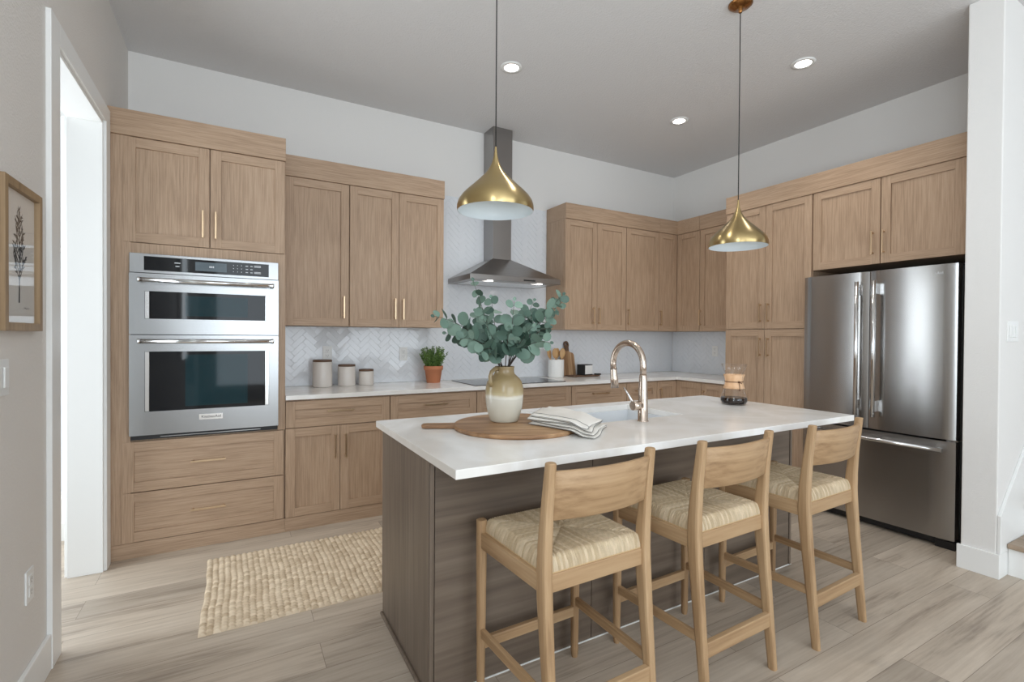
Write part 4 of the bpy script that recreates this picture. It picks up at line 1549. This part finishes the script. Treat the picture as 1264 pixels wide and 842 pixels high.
ring_i = [(ri * math.cos(2 * PI * k / 24), 0.332 + 1.2 * ri * math.sin(2 * PI * k / 24)) for k in range(24)]
vs = [(x, -0.009, z) for x, z in ring_o] + [(x, -0.009, z) for x, z in ring_i] + [(x, 0.009, z) for x, z in ring_o] + [(x, 0.009, z) for x, z in ring_i]
fs = []
for k in range(24):
    q = (k + 1) % 24
    fs += [(k, q, 24 + q, 24 + k), (48 + k, 48 + q, 72 + q, 72 + k), (k, q, 48 + q, 48 + k), (24 + k, 24 + q, 72 + q, 72 + k)]
hn.add(vs, fs)
hn.box(-0.024, 0.024, -0.0085, 0.0085, 0.258, 0.300)
hn.build('handle', 'lid', CBD, bevel=0.002)

TR = thing('tray', 'dark wooden tray on the counter beside the chopping board', 'tray', (3.735, -0.195, ZC))
MB().prism([(-0.17, -0.075), (0.16, -0.075), (0.17, -0.06), (0.17, 0.06), (0.16, 0.075), (-0.17, 0.075)], 0.004, 0.014).box(-0.15, -0.12, -0.06, 0.06, 0, 0.004).box(0.12, 0.15, -0.06, 0.06, 0, 0.004).build('plate', 'lid', TR, bevel=0.002)
MB().box(0.118, 0.180, -0.068, -0.030, 0.0145, 0.030).build('rim_bar', 'black', TR, bevel=0.003)
SB = thing('salt_box', 'small square black box with white front on the dark tray', 'box', (3.765, -0.185, ZC + 0.0145), math.radians(14))
MB().box(-0.066, 0.066, -0.050, 0.050, 0, 0.108).build('case', 'black', SB, bevel=0.003)
MB().box(-0.058, 0.060, -0.054, -0.050, 0.010, 0.100).build('front', 'crock', SB, bevel=0.001)

# ------------------------------------------------------------------ plates, switches, picture


def outlet(label, loc, rz, group='wall outlets'):
    t = thing('wall_outlet', label, 'outlet', loc, rz, group)
    MB().box(-0.036, 0.036, -0.006, 0.0, -0.058, 0.058).build('plate', 'white_pl', t, bevel=0.002)
    f = MB()
    for z in (-0.021, 0.021):
        f.box(-0.017, 0.017, -0.0085, -0.006, z - 0.0165, z + 0.0165)
    fo_ = f.build('socket', 'white_pl', t, bevel=0.002)
    s = MB()
    for z in (-0.021, 0.021):
        s.box(-0.0075, -0.0055, -0.0090, -0.0084, z - 0.003, z + 0.008).box(0.0055, 0.0075, -0.0090, -0.0084, z - 0.003, z + 0.008).box(-0.002, 0.002, -0.0090, -0.0084, z - 0.011, z - 0.007)
    s.build('slots', 'slot', fo_)
    return t


outlet('white outlet on the tile behind the tallest canister', (1.285, -0.0036, 1.172), 0)
outlet('white outlet on the tile between canisters and herb pot', (1.915, -0.0036, 1.160), 0)
outlet('white outlet on the short tiled wall beside the pantry', (XR - 0.0036, -0.610, 1.172), -PI / 2)
outlet('white outlet low on the left wall below the picture', (0.0, -1.840, 0.420), PI / 2)

SWR = thing('light_switch', 'white triple rocker switch on the wall above the stairs', 'switch', (4.480, -3.168, 1.366), 0)
MB().box(-0.082, 0.082, -0.006, 0, -0.058, 0.058).build('plate', 'white_pl', SWR, bevel=0.002)
for x in (-0.046, 0, 0.046):
    MB().box(x - 0.0165, x + 0.0165, -0.0105, -0.006, -0.033, 0.033).build('rocker', 'white_pl', SWR, bevel=0.002)
SWL = thing('light_switch', 'white switch plate on the left wall under the picture', 'switch', (0.0, -2.082, 1.178), PI / 2)
MB().box(-0.060, 0.060, -0.006, 0, -0.058, 0.058).build('plate', 'white_pl', SWL, bevel=0.002)
for x in (-0.026, 0.026):
    MB().box(x - 0.0165, x + 0.0165, -0.012, -0.006, -0.033, 0.033).build('rocker', 'white_pl', SWL, bevel=0.002)

PC = thing('framed_print', 'botanical sprig print in pale oak frame on left wall', 'picture', (0.0, -1.950, 1.570), PI / 2)
pw, ph, fb_, dp = 0.166, 0.244, 0.027, 0.026
fm = MB()
fm.box(-pw, -pw + fb_, -dp, 0, -ph, ph).box(pw - fb_, pw, -dp, 0, -ph, ph).box(-pw + fb_, pw - fb_, -dp, 0, ph - fb_, ph).box(-pw + fb_, pw - fb_, -dp, 0, -ph, -ph + fb_)
fm.build('frame', 'frame', PC, bevel=0.0015)
pp = MB().box(-pw + fb_, pw - fb_, -0.010, -0.002, -ph + fb_, ph - fb_).build('paper', 'paper', PC)
ink = MB()
rp = random.Random(4)
Y_ = -0.0106
def flat_leaf(x, z, ang, l, w):
    d = Vector((math.sin(ang), 0, math.cos(ang))); s = Vector((d.z, 0, -d.x))
    p = Vector((x, Y_, z))
    ink.add([p, p + d * l * 0.35 + s * w, p + d * l, p + d * l * 0.35 - s * w, p + Vector((0, 0.0004, 0)), p + d * l * 0.35 + s * w + Vector((0, 0.0004, 0)), p + d * l + Vector((0, 0.0004, 0)), p + d * l * 0.35 - s * w + Vector((0, 0.0004, 0))],
            [(0, 1, 2, 3), (4, 7, 6, 5), (0, 4, 5, 1), (1, 5, 6, 2), (2, 6, 7, 3), (3, 7, 4, 0)])
ink.tube([(-0.004, Y_, -0.150), (0.0, Y_, -0.05), (0.002, Y_, 0.05), (-0.004, Y_, 0.155)], [0.0022, 0.0018, 0.0014, 0.0008], 6)
for k in range(9):
    z = -0.075 + k * 0.024
    for s in (-1, 1):
        ln = 0.085 - 0.0065 * k
        an = s * rp.uniform(0.45, 0.8)
        ex, ez = math.sin(an) * ln, math.cos(an) * ln
        ink.tube([(0, Y_, z), (ex * 0.6, Y_, z + ez * 0.5), (ex, Y_, z + ez)], [0.0012, 0.001, 0.0007], 5)
        for q in range(4):
            u = 0.35 + 0.2 * q
            flat_leaf(ex * u, z + ez * u, an + rp.uniform(-1.2, 1.2), rp.uniform(0.018, 0.034) * (1 - 0.04 * k), rp.uniform(0.003, 0.0065) * (1 - 0.05 * k))
for k in range(14):
    z = 0.10 + k * 0.0045
    flat_leaf(0, z, rp.uniform(-0.8, 0.8), 0.02, 0.003)
ink.tube([(0.04, Y_, -0.168), (0.05, Y_, -0.164), (0.06, Y_, -0.169), (0.072, Y_, -0.165), (0.088, Y_, -0.168)], 0.0006, 5)
ink.build('sprig', 'ink', pp)
MB().box(-pw + fb_, pw - fb_, -0.0175, -0.0160, -ph + fb_, ph - fb_).build('glazing', 'glass', PC)

# ------------------------------------------------------------------ stairs at the right edge
rise, run = 0.18, 0.265
sx = 4.418
sm, tm = MB(), MB()
for k in range(7):
    sm.box(sx + k * run, sx + (k + 1) * run, -4.2, -3.1845, 0 if k == 0 else rise * k, rise * (k + 1) - 0.028)
    tm.box(sx + k * run - 0.022, sx + (k + 1) * run + (0 if k < 6 else 0), -4.2, -3.1845, rise * (k + 1) - 0.028, rise * (k + 1))
stp = struct('stair_1', sm, 'trim', 'white stair risers at the right edge of the room', 'stairs')
tm.build('tread', 'tread', stp, bevel=0.006)
sk_ = MB()
poly = [(4.418, 0.0), (4.418, 0.36), (4.318, 0.335), (4.318, 0.345), (4.318 + 1.9, 0.345 + 1.9 * 0.86), (4.318 + 1.9, 0.0)]
poly = [(4.416, 0.0), (4.416, 0.136), (4.306, 0.136), (4.306, 0.345), (6.2, 0.345 + 1.894 * 0.9), (6.2, 0.0)]
vs = [(x, -3.183, z) for x, z in poly] + [(x, -3.1685, z) for x, z in poly]
k_ = len(poly)
sk_.add(vs, [tuple(range(k_)), tuple(reversed(range(k_, 2 * k_)))] + [(j, (j + 1) % k_, k_ + (j + 1) % k_, k_ + j) for j in range(k_)])
struct('trim_3', sk_, 'trim', 'white sloping skirt board along the stair wall', 'trim', bevel=0.002)
